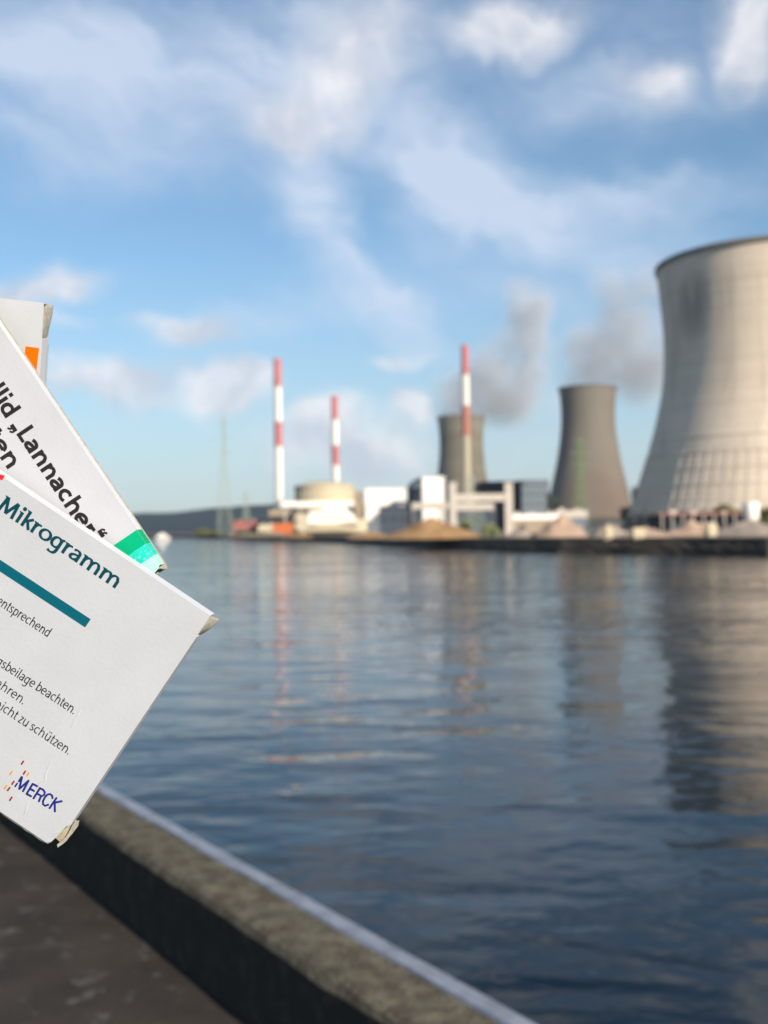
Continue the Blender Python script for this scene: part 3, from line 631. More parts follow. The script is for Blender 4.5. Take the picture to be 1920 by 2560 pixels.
def tree(label, x, ytop, w_px, Y, leaf, seed, name='tree', cat='tree', bush=False, group='trees and bushes around the power station'):
    c = at(x, 1320, Y); root = empty(name, (c.x, c.y, GZ)); tag(root, label, cat, group)
    H = at(x, ytop, Y).z - GZ; rx = w_px / FPX * Y / 2
    bm = bmesh.new()
    if not bush:
        n = 6; 
        for k in range(8):
            a, a2 = 2 * math.pi * k / 8, 2 * math.pi * (k + 1) / 8; r0, r1 = H * .03, H * .012
            bm.faces.new([bm.verts.new((r0 * math.cos(a), r0 * math.sin(a), -.1)), bm.verts.new((r0 * math.cos(a2), r0 * math.sin(a2), -.1)), bm.verts.new((r1 * math.cos(a2), r1 * math.sin(a2), H * .7)), bm.verts.new((r1 * math.cos(a), r1 * math.sin(a), H * .7))])
        rnd = random.Random(seed)
        for k in range(7):
            a = rnd.uniform(0, 6.28); z = H * rnd.uniform(.3, .6); bar_bm(bm, (0, 0, z), (math.cos(a) * rx * .6, math.sin(a) * rx * .6, z + H * .2), H * .012)
    else:
        for k in range(5): a = k * 1.26; bar_bm(bm, (math.cos(a) * .1, math.sin(a) * .1, -.1), (math.cos(a) * rx * .5, math.sin(a) * rx * .5, H * .6), H * .02)
    link('trunk' if not bush else 'stem', from_bm(bm, 'trunk', M['bark']), root)
    bm = bmesh.new()
    if bush: foliage(bm, 0, 0, H * .5, rx, rx, H * .5, 900, max(rx, H) * .09, seed)
    else: foliage(bm, 0, 0, H * .62, rx, rx, H * .38, 1300, rx * .14, seed)
    link('crown', from_bm(bm, 'crown', M[leaf]), root)
for i, (x, yt, w, Y, lf, lb, bu) in enumerate((
    (1378, 1232, 26, 900, 'leaf_dark', 'dark tree at the left foot of the dark cooling tower', False),
    (1398, 1248, 24, 880, 'leaf_dark', 'lower dark tree touching the left base of the dark cooling tower', False),
    (1592, 1218, 34, 700, 'leaf_dark', 'dark tree in the gap between the dark and the pale cooling tower', False),
    (1562, 1262, 30, 650, 'leaf_dark', 'dark tree at the right base of the dark cooling tower', False),
    (1812, 1262, 60, 340, 'leaf_olive', 'olive bush above the long dark shed roof', True),
    (1845, 1270, 40, 335, 'leaf_olive', 'smaller olive bush just left of the white silo', True),
    (1908, 1268, 44, 310, 'leaf_olive', 'olive bush at the right edge beyond the white silo', True),
    (1162, 1304, 34, 260, 'leaf_pale', 'pale green bush inside the steel portal, the left one', True),
    (1228, 1300, 46, 260, 'leaf_pale', 'pale green bush inside the steel portal, the wider right one', True),
    (605, 1326, 50, 560, 'leaf_dark', 'dark low bush on the bank below the red shed', True),
    (660, 1330, 50, 500, 'leaf_dark', 'dark low bush on the bank left of the orange container', True),
    (520, 1322, 60, 640, 'leaf_olive', 'olive bush low on the bank left of the pylons', True),
    (745, 1328, 34, 470, 'leaf_dark', 'dark bush between the orange container and the big boat', True))):
    tree(lb, x, yt, w, Y, lf, 20 + i, 'bush' if bu else 'tree', 'bush' if bu else 'tree', bu)

# ------------------------------------------------------------------ steam
def steam(label, blobs, Y, dens, seed):
    mb = bpy.data.metaballs.new('steam_mb'); mb.resolution = 9; mb.render_resolution = 9; mb.threshold = .35
    ob = bpy.data.objects.new('steam_mb_tmp', mb); col.objects.link(ob)
    c = at(blobs[0][0], blobs[0][1], Y); local = []
    for x, y, r in blobs:
        p = at(x, y, Y) - c; e = mb.elements.new(); e.co = (p.x, random.uniform(-.3, .3) * r / FPX * Y, p.z); e.radius = r / FPX * Y * 3.4; local.append((tuple(e.co), r / FPX * Y * 2.45))
    dg = bpy.context.evaluated_depsgraph_get(); dg.update()
    me = bpy.data.meshes.new_from_object(ob.evaluated_get(dg)); bpy.data.objects.remove(ob)
    me.materials.clear(); sm_ = bpy.data.materials.new('steam'); sm_.use_nodes = True; t = sm_.node_tree; t.nodes.clear()
    pv = t.nodes.new('ShaderNodeVolumePrincipled'); out = t.nodes.new('ShaderNodeOutputMaterial'); t.links.new(pv.outputs[0], out.inputs['Volume'])
    pv.inputs['Color'].default_value = (.78, .84, .92, 1); pv.inputs['Anisotropy'].default_value = 0
    tc_ = t.nodes.new('ShaderNodeTexCoord'); n = t.nodes.new('ShaderNodeTexNoise'); n.inputs['Scale'].default_value = .02; n.inputs['Detail'].default_value = 4; n.inputs['Roughness'].default_value = .6
    t.links.new(tc_.outputs['Object'], n.inputs[0])
    acc = None
    for p, rad in local:
        mp = t.nodes.new('ShaderNodeMapping'); mp.vector_type = 'TEXTURE'; mp.inputs['Location'].default_value = p; mp.inputs['Scale'].default_value = (rad,) * 3
        t.links.new(tc_.outputs['Object'], mp.inputs[0]); g_ = t.nodes.new('ShaderNodeTexGradient'); g_.gradient_type = 'QUADRATIC_SPHERE'; t.links.new(mp.outputs[0], g_.inputs[0])
        if acc is None: acc = g_.outputs['Fac']
        else:
            ad = t.nodes.new('ShaderNodeMath'); ad.operation = 'ADD'; t.links.new(acc, ad.inputs[0]); t.links.new(g_.outputs['Fac'], ad.inputs[1]); acc = ad.outputs[0]
    mr = t.nodes.new('ShaderNodeMapRange'); mr.inputs[1].default_value = .35; mr.inputs[2].default_value = .60; mr.inputs[3].default_value = 0; mr.inputs[4].default_value = dens * 2.0; t.links.new(n.outputs[0], mr.inputs[0])
    ml = t.nodes.new('ShaderNodeMath'); ml.operation = 'MULTIPLY'; t.links.new(mr.outputs[0], ml.inputs[0]); t.links.new(acc, ml.inputs[1])
    t.links.new(ml.outputs[0], pv.inputs['Density'])
    me.materials.append(sm_); me.name = 'steam_plume'
    o = link('steam_plume', me, None, c); tag(o, label, 'steam', 'steam plumes over the cooling towers'); return o
steam('grey steam plume drifting right from the smallest cooling tower', [(1156, 1034, 34), (1120, 990, 34), (1180, 1000, 42), (1240, 960, 48), (1290, 1010, 38), (1240, 1020, 30), (1180, 940, 34), (1300, 930, 44), (1330, 880, 38), (1280, 870, 34), (1322, 835, 32), (1318, 790, 32), (1215, 905, 30), (1330, 760, 32), (1300, 730, 24)], 1450, .05, 1)
steam('grey steam plume drifting right from the dark cooling tower towards the pale one', [(1474, 960, 40), (1450, 900, 42), (1510, 900, 50), (1570, 920, 50), (1610, 960, 34), (1640, 900, 46), (1470, 840, 34), (1560, 840, 48), (1640, 830, 44), (1540, 770, 36), (1600, 760, 44), (1520, 715, 28), (1640, 720, 36)], 1100, .045, 2)

# ------------------------------------------------------------------ lettering drawn from pen strokes
# stroke kinds: l straight with square ends, c smooth curve (y 0..1 kept inside the x-height), d dot, s small wedge serif, q quotation comma
A_ = 1.45
def ell(cx, cy, rx, ry, a0, a1, n=16): return [(cx + rx * math.cos(R(a0 + (a1 - a0) * i / n)), cy + ry * math.sin(R(a0 + (a1 - a0) * i / n))) for i in range(n + 1)]
ARCH = lambda x, w: [('c', [(x, .58), (x + .1, .83), (x + .3 * w / .66, .99), (x + .5 * w / .66, .95), (x + w, .66)]), ('l', [(x + w, .68), (x + w, 0)])]
BOWL = lambda s, x: [('c', [(x, .72), (x - s * .12, .93), (x - s * .34, 1.0), (x - s * .58, .86), (x - s * .68, .5), (x - s * .6, .15), (x - s * .36, 0), (x - s * .14, .06), (x, .26)])]
G = {
 'n': (.66, [('l', [(0, 0), (0, 1)]), ('s', 0, 1)] + ARCH(0, .66)),
 'm': (1.3, [('l', [(0, 0), (0, 1)]), ('s', 0, 1)] + ARCH(0, .65) + ARCH(.65, .65)),
 'h': (.66, [('l', [(0, 0), (0, A_)]), ('s', 0, A_)] + ARCH(0, .66)),
 'r': (.42, [('l', [(0, 0), (0, 1)]), ('s', 0, 1), ('c', [(0, .56), (.08, .82), (.24, .98), (.46, .99)])]),
 'i': (0, [('l', [(0, 0), (0, 1)]), ('s', 0, 1), ('d', 0, 1.34)]),
 'l': (0, [('l', [(0, 0), (0, A_)]), ('s', 0, A_)]),
 'k': (.6, [('l', [(0, 0), (0, A_)]), ('s', 0, A_), ('l', [(.02, .46), (.56, 1.0)]), ('l', [(.2, .62), (.62, 0)])]),
 'o': (.84, [('o', .42, .5, .42, .5)]),
 'a': (.62, [('c', [(.05, .88), (.24, .99), (.46, .96), (.6, .82), (.62, .6)]), ('l', [(.62, .62), (.62, 0)]), ('c', [(.62, .56), (.3, .52), (.08, .4), (.0, .22), (.08, .05), (.26, 0), (.46, .08), (.62, .3)])]),
 'e': (.76, [('l', [(.03, .52), (.73, .52)]), ('c', [(.75, .5), (.7, .8), (.56, .96), (.4, 1), (.18, .9), (.02, .66), (.02, .36), (.16, .1), (.42, 0), (.68, .08)])]),
 'c': (.64, [('c', [(.64, .9), (.42, 1), (.2, .92), (.03, .68), (.03, .34), (.2, .08), (.42, 0), (.64, .1)])]),
 'd': (.68, [('l', [(.68, 0), (.68, A_)]), ('s', .68, A_)] + BOWL(1, .68)),
 'b': (.68, [('l', [(0, 0), (0, A_)])] + BOWL(-1, 0)),
 'p': (.68, [('l', [(0, -.45), (0, 1)])] + BOWL(-1, 0)),
 'g': (.7, [('l', [(.68, .98), (.68, -.1)]), ('l', [(.68, .93), (.9, .97)]), ('c', [(.68, -.04), (.62, -.3), (.44, -.44), (.2, -.45), (.04, -.36)])] + BOWL(1, .68)),
 't': (.4, [('l', [(.14, 1.3), (.14, .3)]), ('c', [(.14, .36), (.17, .08), (.3, 0), (.44, .04)]), ('L', [(-.06, .95), (.42, .95)])]),
 's': (.52, [('c', [(.5, .9), (.3, 1), (.1, .92), (.04, .74), (.16, .58), (.36, .46), (.5, .3), (.44, .08), (.24, 0), (.02, .09)])]),
 'u': (.66, [('l', [(.66, 0), (.66, 1)]), ('c', [(.66, .42), (.54, .14), (.32, .0), (.08, .1), (0, .4)]), ('l', [(0, .38), (0, 1)])]),
 'z': (.56, [('L', [(.02, .95), (.56, .95)]), ('l', [(.52, .93), (.04, .07)]), ('L', [(0, .05), (.58, .05)])]),
 'L': (.6, [('l', [(0, 0), (0, 1.4)]), ('B', [(-.1, 0), (.62, 0)])]),
 'M': (1.2, [('l', [(.0, 0), (.12, 1.4)]), ('l', [(.14, 1.4), (.6, .1)]), ('l', [(.58, .1), (1.06, 1.4)]), ('l', [(1.08, 1.4), (1.2, 0)]), ('s', .1, 1.42)]),
 'E': (.6, [('l', [(0, 0), (0, 1.4)]), ('B', [(-.02, 0), (.6, 0)])]),
 '.': (0, [('d', 0, .07)]), ' ': (.14, []),
 '„': (.3, [('q', .02, .1, 1), ('q', .3, .1, 1)]), '“': (.3, [('q', .02, A_ - .28, -1), ('q', .3, A_ - .28, -1)]),
}
G['ü'] = (.66, G['u'][1] + [('d', .16, 1.34), ('d', .5, 1.34)])
ROUND_L, ROUND_R = 'oecdgaqs', 'oebpcs'
def catmull(pts, n=6):
    out = []; P = [Vector(p) for p in pts]; P = [2 * P[0] - P[1]] + P + [2 * P[-1] - P[-2]]
    for i in range(1, len(P) - 2):
        for k in range(n):
            t_ = k / n; a, b_, c, d = P[i - 1:i + 3]
            out.append(.5 * ((2 * b_) + (c - a) * t_ + (2 * a - 5 * b_ + 4 * c - d) * t_ ** 2 + (3 * b_ - a - 3 * c + d) * t_ ** 3))
    out.append(P[-2]); return out
def union(polys):
    vs, fs = [], []
    for p in polys:
        ar = sum(p[i][0] * p[(i + 1) % len(p)][1] - p[(i + 1) % len(p)][0] * p[i][1] for i in range(len(p)))
        if abs(ar) < 1e-9: continue
        for k in range(1, len(p) - 1):
            q = [p[0], p[k], p[k + 1]]; a2 = (q[1][0] - q[0][0]) * (q[2][1] - q[0][1]) - (q[2][0] - q[0][0]) * (q[1][1] - q[0][1])
            if abs(a2) < 1e-7: continue
            if a2 < 0: q = q[::-1]
            fs.append(list(range(len(vs), len(vs) + 3))); vs += [Vector((v[0], v[1])) for v in q]
    r = geometry.delaunay_2d_cdt(vs, [], fs, 0, 1e-5)
    return r[0], [f for f, src_ in zip(r[2], r[5]) if src_]
def ribbon(pts, wf):
    """polygons of a pen stroke along pts (2-D)"""
    out = []; P = [Vector(p) for p in pts]
    dirs = [(P[i + 1] - P[i]).normalized() for i in range(len(P) - 1)]
    nd = [dirs[0]] + [(dirs[i] + dirs[i + 1]).normalized() for i in range(len(dirs) - 1)] + [dirs[-1]]
    Lf, Rt = [], []
    for p, d in zip(P, nd):
        h = wf(d) / 2; q = Vector((-d.y, d.x)); Lf.append(p + q * h); Rt.append(p - q * h)
    for i in range(len(P) - 1): out.append([Lf[i], Rt[i], Rt[i + 1], Lf[i + 1]])
    return out
def layout(text, track):
    xs, x = [], 0; prev = ''
    for ch in text:
        lb = .13 if ch in ROUND_L else .24; rb = .13 if ch in ROUND_R else .24
        if ch in 'rtkLz': rb = .06
        if ch in 'tzk' and ch != 'k': lb = .12
        if ch in '.': lb = .2
        if ch == ' ': lb, rb = .12, .12
        if prev: x += lb
        xs.append(x); x += G[ch][0] + rb + track; prev = ch
    return xs
def text_polys(text, xs, sx, wt, wn, serif, dots):
    """x positions in x-heights, sx horizontal stretch; wt stem weight, wn hairline weight, all in x-heights"""
    out = []
    wf = lambda d: wn + (wt - wn) * abs(d.y) ** 1.2
    cyf = lambda y: (wn / 2 + y * (1 - wn)) if -.01 <= y <= 1.01 else y
    for ch, x0 in zip(text, xs):
        for s in G[ch][1]:
            k = s[0]
            if k == 'l': out += ribbon([((x0 + x) * sx, y) for x, y in s[1]], wf)
            elif k == 'L': out += ribbon([((x0 + x) * sx, y) for x, y in s[1]], lambda d: wn)
            elif k == 'B': out += ribbon([((x0 + x) * sx, y + wn / 2) for x, y in s[1]], lambda d: wn)
            elif k == 'c': out += ribbon(catmull([((x0 + x) * sx, cyf(y)) for x, y in s[1]]), wf)
            elif k == 'o': out += ribbon([((x0 + x) * sx, cyf(y)) for x, y in ell(s[1], s[2], s[3], s[4], 0, 360, 28)], wf)
            elif k == 'd':
                r = wt * (.62 if dots == 'round' else .5); cx_, cy_ = (x0 + s[1]) * sx, s[2]
                if ch == '.': cy_ = r
                if dots == 'round': out.append([(cx_ + r * math.cos(a * math.pi / 8), cy_ + r * math.sin(a * math.pi / 8)) for a in range(16)])
                else: out.append([(cx_ - r, cy_ - r), (cx_ + r, cy_ - r), (cx_ + r, cy_ + r), (cx_ - r, cy_ + r)])
            elif k == 's' and serif:
                cx_, cy_ = (x0 + s[1]) * sx - wt / 2, s[2]
                out.append([(cx_ - .14, cy_ - .03), (cx_ - .13, cy_ + .0), (cx_ + wt * .9, cy_ + .015), (cx_ + wt * .5, cy_ - .12), (cx_ + .01, cy_ - .16)])
            elif k == 'q':
                cx_, cy_ = (x0 + s[1]) * sx, s[2]; w = wt * .52; f = s[3]
                out.append([(cx_ - w, cy_ - w * f), (cx_ - w, cy_ + w * f), (cx_ + w, cy_ + w * f), (cx_ + w, cy_ - w * f)][:: 1])
                out += ribbon(catmull([(cx_ + w * .45 * f, cy_ - w * .6 * f), (cx_ + w * .4 * f, cy_ - w * 1.6 * f), (cx_ - w * .7 * f, cy_ - w * 2.5 * f)]), lambda d: wt * .5)
    return out

# ------------------------------------------------------------------ medicine boxes held in front of the lens
def card(name, c, tint=(0, 0, 0)):
    mt = mat(name, c, .55, color2=tuple(q * .93 for q in c), noise_scale=45, spec=.35, bump=.25, bscale=900, bdist=.0002)
    return mt
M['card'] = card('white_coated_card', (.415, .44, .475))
M['card_side'] = card('lit_card_edge_panel', (.60, .62, .65))  # same card made paler: brighter light on the sides put into its colour
M['card_b'] = card('bluish_white_card', (.44, .46, .50))
M['card_a'] = card('soft_white_card', (.45, .475, .51))
M['raw'] = mat('raw_card_inside', (.42, .39, .30), .9, color2=(.30, .27, .20), noise_scale=300, bump=.4, bscale=1500, bdist=.0003)
M['raw_edge'] = mat('torn_card_edge', (.25, .245, .21), .9, color2=(.36, .35, .30), noise_scale=500)
M['shade'] = mat('box_interior', (.12, .11, .09), .9)  # shadow inside the end recess painted as a dark card colour
INK = lambda n_, c: mat(n_, c, .7, spec=.08)
M['teal_dark'] = INK('dark_teal_ink', (.001, .045, .065)); M['teal'] = INK('teal_ink', (.001, .085, .125)); M['black'] = INK('black_ink', (.018, .017, .018))
M['navy'] = INK('navy_ink', (.012, .018, .16)); M['red_ink'] = INK('dark_red_ink', (.25, .008, .015)); M['ochre'] = INK('ochre_ink', (.5, .25, .02))
M['ink_orange'] = INK('orange_ink', (.9, .13, .0)); M['green1'] = INK('green_ink', (.0, .33, .155)); M['green3'] = INK('pale_mint_ink', (.36, .68, .58))
M['green2'] = mat('turquoise_dotted_ink', (.0, .5, .4), .5, color2=(.12, .7, .58), noise_scale=900, detail=2, lo=.55, hi=.62)
M['bright_red'] = INK('red_ink', (.62, .02, .03))

class Box:
    def __init__(s, origin_px, dir_px, depth, yaw=0, tilt=0, ref=None):
        n_ = -fwd
        n_ = (Matrix.Rotation(R(yaw), 3, up) @ (Matrix.Rotation(R(tilt), 3, right) @ n_)).normalized()
        s.n = n_; s.p0 = EYE + ray(*origin_px) * depth
        s.u = (s.world(*dir_px[1]) - s.world(*dir_px[0])).normalized(); s.v = s.n.cross(s.u).normalized(); s.w = s.n
        s.root = None
    def world(s, x, y):
        d = ray(x, y); return EYE + d * ((s.p0 - EYE).dot(s.n) / d.dot(s.n))
    def uv(s, x, y):
        q = s.world(x, y) - s.p0; return Vector((q.dot(s.u), q.dot(s.v)))
    def make_root(s, label, group):
        o = empty('medicine_box', (0, 0, 0)); mm_ = Matrix((s.u, s.v, s.w)).transposed().to_4x4(); mm_.translation = s.p0; o.matrix_world = mm_
        s.root = tag(o, label, 'medicine box', group); return o
    def text(s, txt, a, pa, b_, pb, xh, wt, wn, ink, serif=False, dots='round', track=0, baseline_shift=0, z=.00006, name='lettering'):
        """a, b_: (character index, share of its width) that land on photograph pixels pa, pb"""
        xs = layout(txt, track); ax = xs[a[0]] + G[txt[a[0]]][0] * a[1]; bx = xs[b_[0]] + G[txt[b_[0]]][0] * b_[1]
        A, B = s.uv(*pa), s.uv(*pb); k = xh / FPX * (s.p0 - EYE).length * .93 if False else xh * ((s.uv(pa[0] + 1, pa[1]) - A).length)
        sx = (B - A).length / k / (bx - ax); d = (B - A).normalized(); q = Vector((-d.y, d.x))
        vs, fs = [], []
        for ch, x0 in zip(txt, xs):
            if ch == ' ': continue
            v_, f_ = union(text_polys(ch, [x0], sx, wt, wn, serif, dots)); o_ = len(vs); vs += v_; fs += [[q_ + o_ for q_ in f] for f in f_]
        O = A - d * (ax * sx * k)
        V = [O + d * (v.x * k) + q * (v.y * k) for v in vs]
        o = link(name, mesh(name, [(v.x, v.y, z) for v in V], fs, ink), s.root); return o
    def patch(s, name, pts_px, ink, z=.00005, uvs=None):
        P = uvs or [s.uv(*p) for p in pts_px]
        ar = sum(P[i][0] * P[(i + 1) % len(P)][1] - P[(i + 1) % len(P)][0] * P[i][1] for i in range(len(P)))
        if ar < 0: P = P[::-1]
        return link(name, mesh(name, [(p[0], p[1], z) for p in P], [tuple(range(len(P)))], ink), s.root)
    def strokes(s, name, lines, w_px, ink, z=.00005, rounded=True):
        k = (s.uv(101, 1500) - s.uv(100, 1500)).length; polys = []
        for ln in lines:
            P = [s.uv(*p) / k for p in ln]; polys += [[v for v in q] for q in ribbon(P, lambda d: w_px)]
            if rounded:
                for p in P: polys.append([(p.x + w_px / 2 * math.cos(a * math.pi / 5), p.y + w_px / 2 * math.sin(a * math.pi / 5)) for a in range(10)])
        vs, fs = union(polys); return link(name, mesh(name, [(v.x * k, v.y * k, z) for v in vs], fs, ink), s.root)

def slab(name, pts, m_, parent, bevel=0):
    """eight corner points -> a closed sheet; pts bottom ring then top ring"""
    bm = bmesh.new(); v = [bm.verts.new(p) for p in pts]
    for f in ((3, 2, 1, 0), (4, 5, 6, 7), (0, 1, 5, 4), (1, 2, 6, 5), (2, 3, 7, 6), (3, 0, 4, 7)): bm.faces.new([v[i] for i in f])
    bmesh.ops.recalc_face_normals(bm, faces=bm.faces[:])
    if bevel: bmesh.ops.bevel(bm, geom=bm.edges[:], offset=bevel, segments=2, affect='EDGES')
    return link(name, from_bm(bm, name, m_), parent)
def sheet(name, pts, t_, m_, parent, plane='uv', ragged=0, seed=0):
    """a card sheet with outline pts (2-D) extruded by t_; plane: function 2-D, offset -> 3-D"""
    bm = bmesh.new(); out = []
    for i in range(len(pts)):
        a, c = Vector(pts[i]), Vector(pts[(i + 1) % len(pts)]); n = max(1, int((c - a).length / .0012)) if ragged else 1
        for k in range(n):
            p = a.lerp(c, k / n)
            if ragged: p += Vector((noise.noise(Vector((p.x * 900, p.y * 900, seed))), noise.noise(Vector((p.x * 900, p.y * 900, seed + 9))))) * ragged
            out.append(p)
    v0 = [bm.verts.new(plane(p, 0)) for p in out]; v1 = [bm.verts.new(plane(p, t_)) for p in out]; n = len(out)
    bm.faces.new(v0); bm.faces.new(v1[::-1])
    for i in range(n): bm.faces.new([v0[i], v1[i], v1[(i + 1) % n], v0[(i + 1) % n]])
    bmesh.ops.recalc_face_normals(bm, faces=bm.faces[:])
    return link(name, from_bm(bm, name, m_), parent)
def curved_flap(name, parent, v0, v1, u_in, u_out, w_in, w_out, t_, m_, curl=.0008, seg=8, wav=0):
    """a card tab standing out past the box end: runs along v, curls outward"""
    vs, fs = [], []; nv = 10
    for side in (0, 1):
        for i in range(nv + 1):
            f = i / nv; v = v0 + (v1 - v0) * f
            for j in range(seg + 1):
                g_ = j / seg; u = u_in + (u_out - u_in) * g_ * (1 - .75 * f ** 2); w = w_in + (w_out - w_in) * g_ ** 1.6 + curl * math.sin(f * 3.1) * g_ + wav * noise.noise(Vector((f * 5, g_ * 2, 3)))
                vs.append((u, v, w - side * t_))
    n = seg + 1; off = (nv + 1) * n
    for i in range(nv):
        for j in range(seg):
            a = i * n + j; fs.append((a, a + 1, a + n + 1, a + n)); fs.append((off + a, off + a + n, off + a + n + 1, off + a + 1))
    rim = [i * n for i in range(nv + 1)] + [nv * n + j for j in range(1, n)] + [i * n + seg for i in range(nv - 1, -1, -1)] + [j for j in range(seg - 1, 0, -1)]
    for a, b_ in zip(rim, rim[1:] + rim[:1]): fs.append((a, b_, off + b_, off + a))
    return link(name, mesh(name, vs, fs, m_, True), parent)

def carton(B, W, H, T, cardm, notch_top, notch_bot, flip=False, top_out=.0021, tab=True):
    """a tuck-end carton: front face u -W..0, v -H..0, w 0; its open end at u = 0"""
    r = B.root; c = .0004
    slabm = M['raw_edge']
    # front panel with softened corners
    cr = .0012
    sheet('front_panel', [(-W, 0), (-.0002, 0), (0, -.0004), (0, -notch_top), (0, -H + notch_bot), (-.0007, -H + notch_bot - .001), (-.0013, -H + .0030), (-.0018, -H + .0008), (-.0028, -H), (-W, -H)], -c, cardm, r, lambda p, o: (p.x, p.y, o), 0)
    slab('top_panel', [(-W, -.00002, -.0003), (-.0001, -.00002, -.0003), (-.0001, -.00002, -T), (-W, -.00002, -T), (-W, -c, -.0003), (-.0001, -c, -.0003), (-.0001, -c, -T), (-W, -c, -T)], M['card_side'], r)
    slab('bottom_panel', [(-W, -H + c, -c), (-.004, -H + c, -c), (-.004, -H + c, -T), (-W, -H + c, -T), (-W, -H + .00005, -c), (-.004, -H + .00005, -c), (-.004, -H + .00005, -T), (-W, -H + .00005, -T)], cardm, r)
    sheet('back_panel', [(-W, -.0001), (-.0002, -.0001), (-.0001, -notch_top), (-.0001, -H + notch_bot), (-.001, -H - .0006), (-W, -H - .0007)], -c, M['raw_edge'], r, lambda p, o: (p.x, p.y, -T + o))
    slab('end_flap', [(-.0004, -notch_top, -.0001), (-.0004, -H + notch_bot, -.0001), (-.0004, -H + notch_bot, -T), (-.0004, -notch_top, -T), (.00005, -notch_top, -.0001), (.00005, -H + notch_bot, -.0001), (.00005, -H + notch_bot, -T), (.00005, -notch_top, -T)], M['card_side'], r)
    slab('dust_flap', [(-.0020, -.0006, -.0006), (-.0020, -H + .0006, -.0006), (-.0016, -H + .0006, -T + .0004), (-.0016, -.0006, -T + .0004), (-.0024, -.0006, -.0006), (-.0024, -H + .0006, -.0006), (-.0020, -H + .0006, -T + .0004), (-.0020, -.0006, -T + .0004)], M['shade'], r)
    slab('far_end_panel', [(-W, 0, -c), (-W, -H, -c), (-W, -H, -T), (-W, 0, -T), (-W - c, 0, -c), (-W - c, -H, -c), (-W - c, -H, -T), (-W - c, 0, -T)], cardm, r)
    sheet('box_interior', [(-.004, -H + .0008), (.0004, -H + .0002), (.0008, -H + notch_bot), (-.004, -H + notch_bot)], -c, M['raw'], r, lambda p, o: (p.x, p.y, -T * .6 + o))
    sheet('bottom_lip', [(-W, -H + .001), (-W, -H - .00055), (-.0035, -H - .0006), (-.0022, -H - .0002), (-.0022, -H + .001)], -.0003, M['raw_edge'], r, lambda p, o: (p.x, p.y, -.0006 + o), .00012, 7)
    if tab:
        curved_flap('corner_tab', r, -.0004, -notch_top - .0006, -.0012, top_out, -T * .35, -T * .85, c, M['raw_edge'], wav=.0004)
        sheet('corner_tab', [(.0002, -H + notch_bot + .0003), (.0011, -H + notch_bot + .0009), (.0017, -H + notch_bot - .0004), (.0014, -H + .002), (.0004, -H - .0008), (-.0003, -H - .0004), (.0006, -H + .003)], -c, M['raw_edge'], r, lambda p, o: (p.x, p.y, -T * .45 + o), .00022, 4)
GR = 'white medicine boxes fanned out in front of the lens'
# front box
C = Box((525.5, 1540.5), ((283, 1377.5), (532, 1544.5)), .300, yaw=0, tilt=0)
C.make_root('front white medicine box with teal bar, small print and navy and red corner logo', GR)
HC = abs(C.uv(134, 2119)[1]); TC = .0080
carton(C, .112, HC, TC, M['card'], .0072, .0078)
C.text('Mikrogramm', (0, 1), (28, 1297), (9, 1), (284, 1469), 29.5, .29, .16, M['teal_dark'], serif=True)
def teal_end(): return [(-1, -1)]
d_ = (C.uv(227, 1548) - C.uv(0, 1399)).normalized()
p1, p2 = C.uv(227, 1548), C.uv(213, 1568.5)
C.patch('teal_bar', None, M['teal'], uvs=[p1, p2, p2 - d_ * .06, p1 - d_ * .06])
SM = dict(wt=.16, wn=.125, ink=M['black'])
C.text('entsprechend', (1, 0), (3, 1517), (11, 1), (117, 1592), 17.2, **SM)
C.text('Packungsbeilage beachten.'.replace('P', 'p'), (7, .0), (2, 1668), (24, 0), (181.5, 1785), 17.2, **SM)
C.text('aufbewahren.'.replace('f', 't').replace('w', 'u'), (7, 0), (2, 1724), (11, 0), (55, 1760.5), 17.2, **SM)
C.text('nicht zu schützen.', (1, 0), (1.5, 1776), (17, 0), (168.5, 1886), 17.2, **SM)
z4 = lambda x, y: (x / 6.381, 1860 + y / 6.381)
C.strokes('logo_lettering', [[z4(*p) for p in ln] for ln in (
    [(348, 525), (305, 592)], [(352, 528), (308, 716)], [(308, 716), (455, 585)], [(455, 585), (368, 752)],
    [(522, 636), (425, 795)], [(522, 636), (598, 674)], [(478, 712), (542, 748)], [(425, 795), (495, 832)],
    [(638, 704), (536, 866)], [(638, 704), (690, 730), (716, 768), (706, 810), (668, 832), (586, 786)], [(655, 828), (622, 912)],
    [(838, 862), (832, 822), (800, 798), (756, 806), (716, 852), (686, 912), (688, 962), (722, 985), (768, 968)],
    [(900, 862), (792, 1022)], [(984, 912), (858, 938)], [(874, 940), (876, 1074)])], 5.4, M['navy'])
for a, c_, ink in (((380, 265), (338, 328), 'red_ink'), ((196, 433), (150, 494), 'ochre'), ((410, 424), (370, 488), 'red_ink'), ((464, 455), (424, 515), 'ochre'), ((229, 588), (186, 650), 'red_ink'), ((282, 620), (236, 684), 'navy'),
                 ((111, 656), (66, 718), 'ochre'), ((163, 686), (116, 748), 'red_ink'), ((196, 842), (150, 906), 'red_ink')):
    C.strokes('logo_dash', [[z4(*a), z4(*c_)]], 4.3, M[ink], rounded=False)
C.patch('red_print', [(-8, 1192), (8, 1188), (12, 1183), (3, 1200), (-8, 1200)][:0] or [(-6, 1184), (13, 1189), (5, 1201), (-6, 1196)], M['bright_red'])
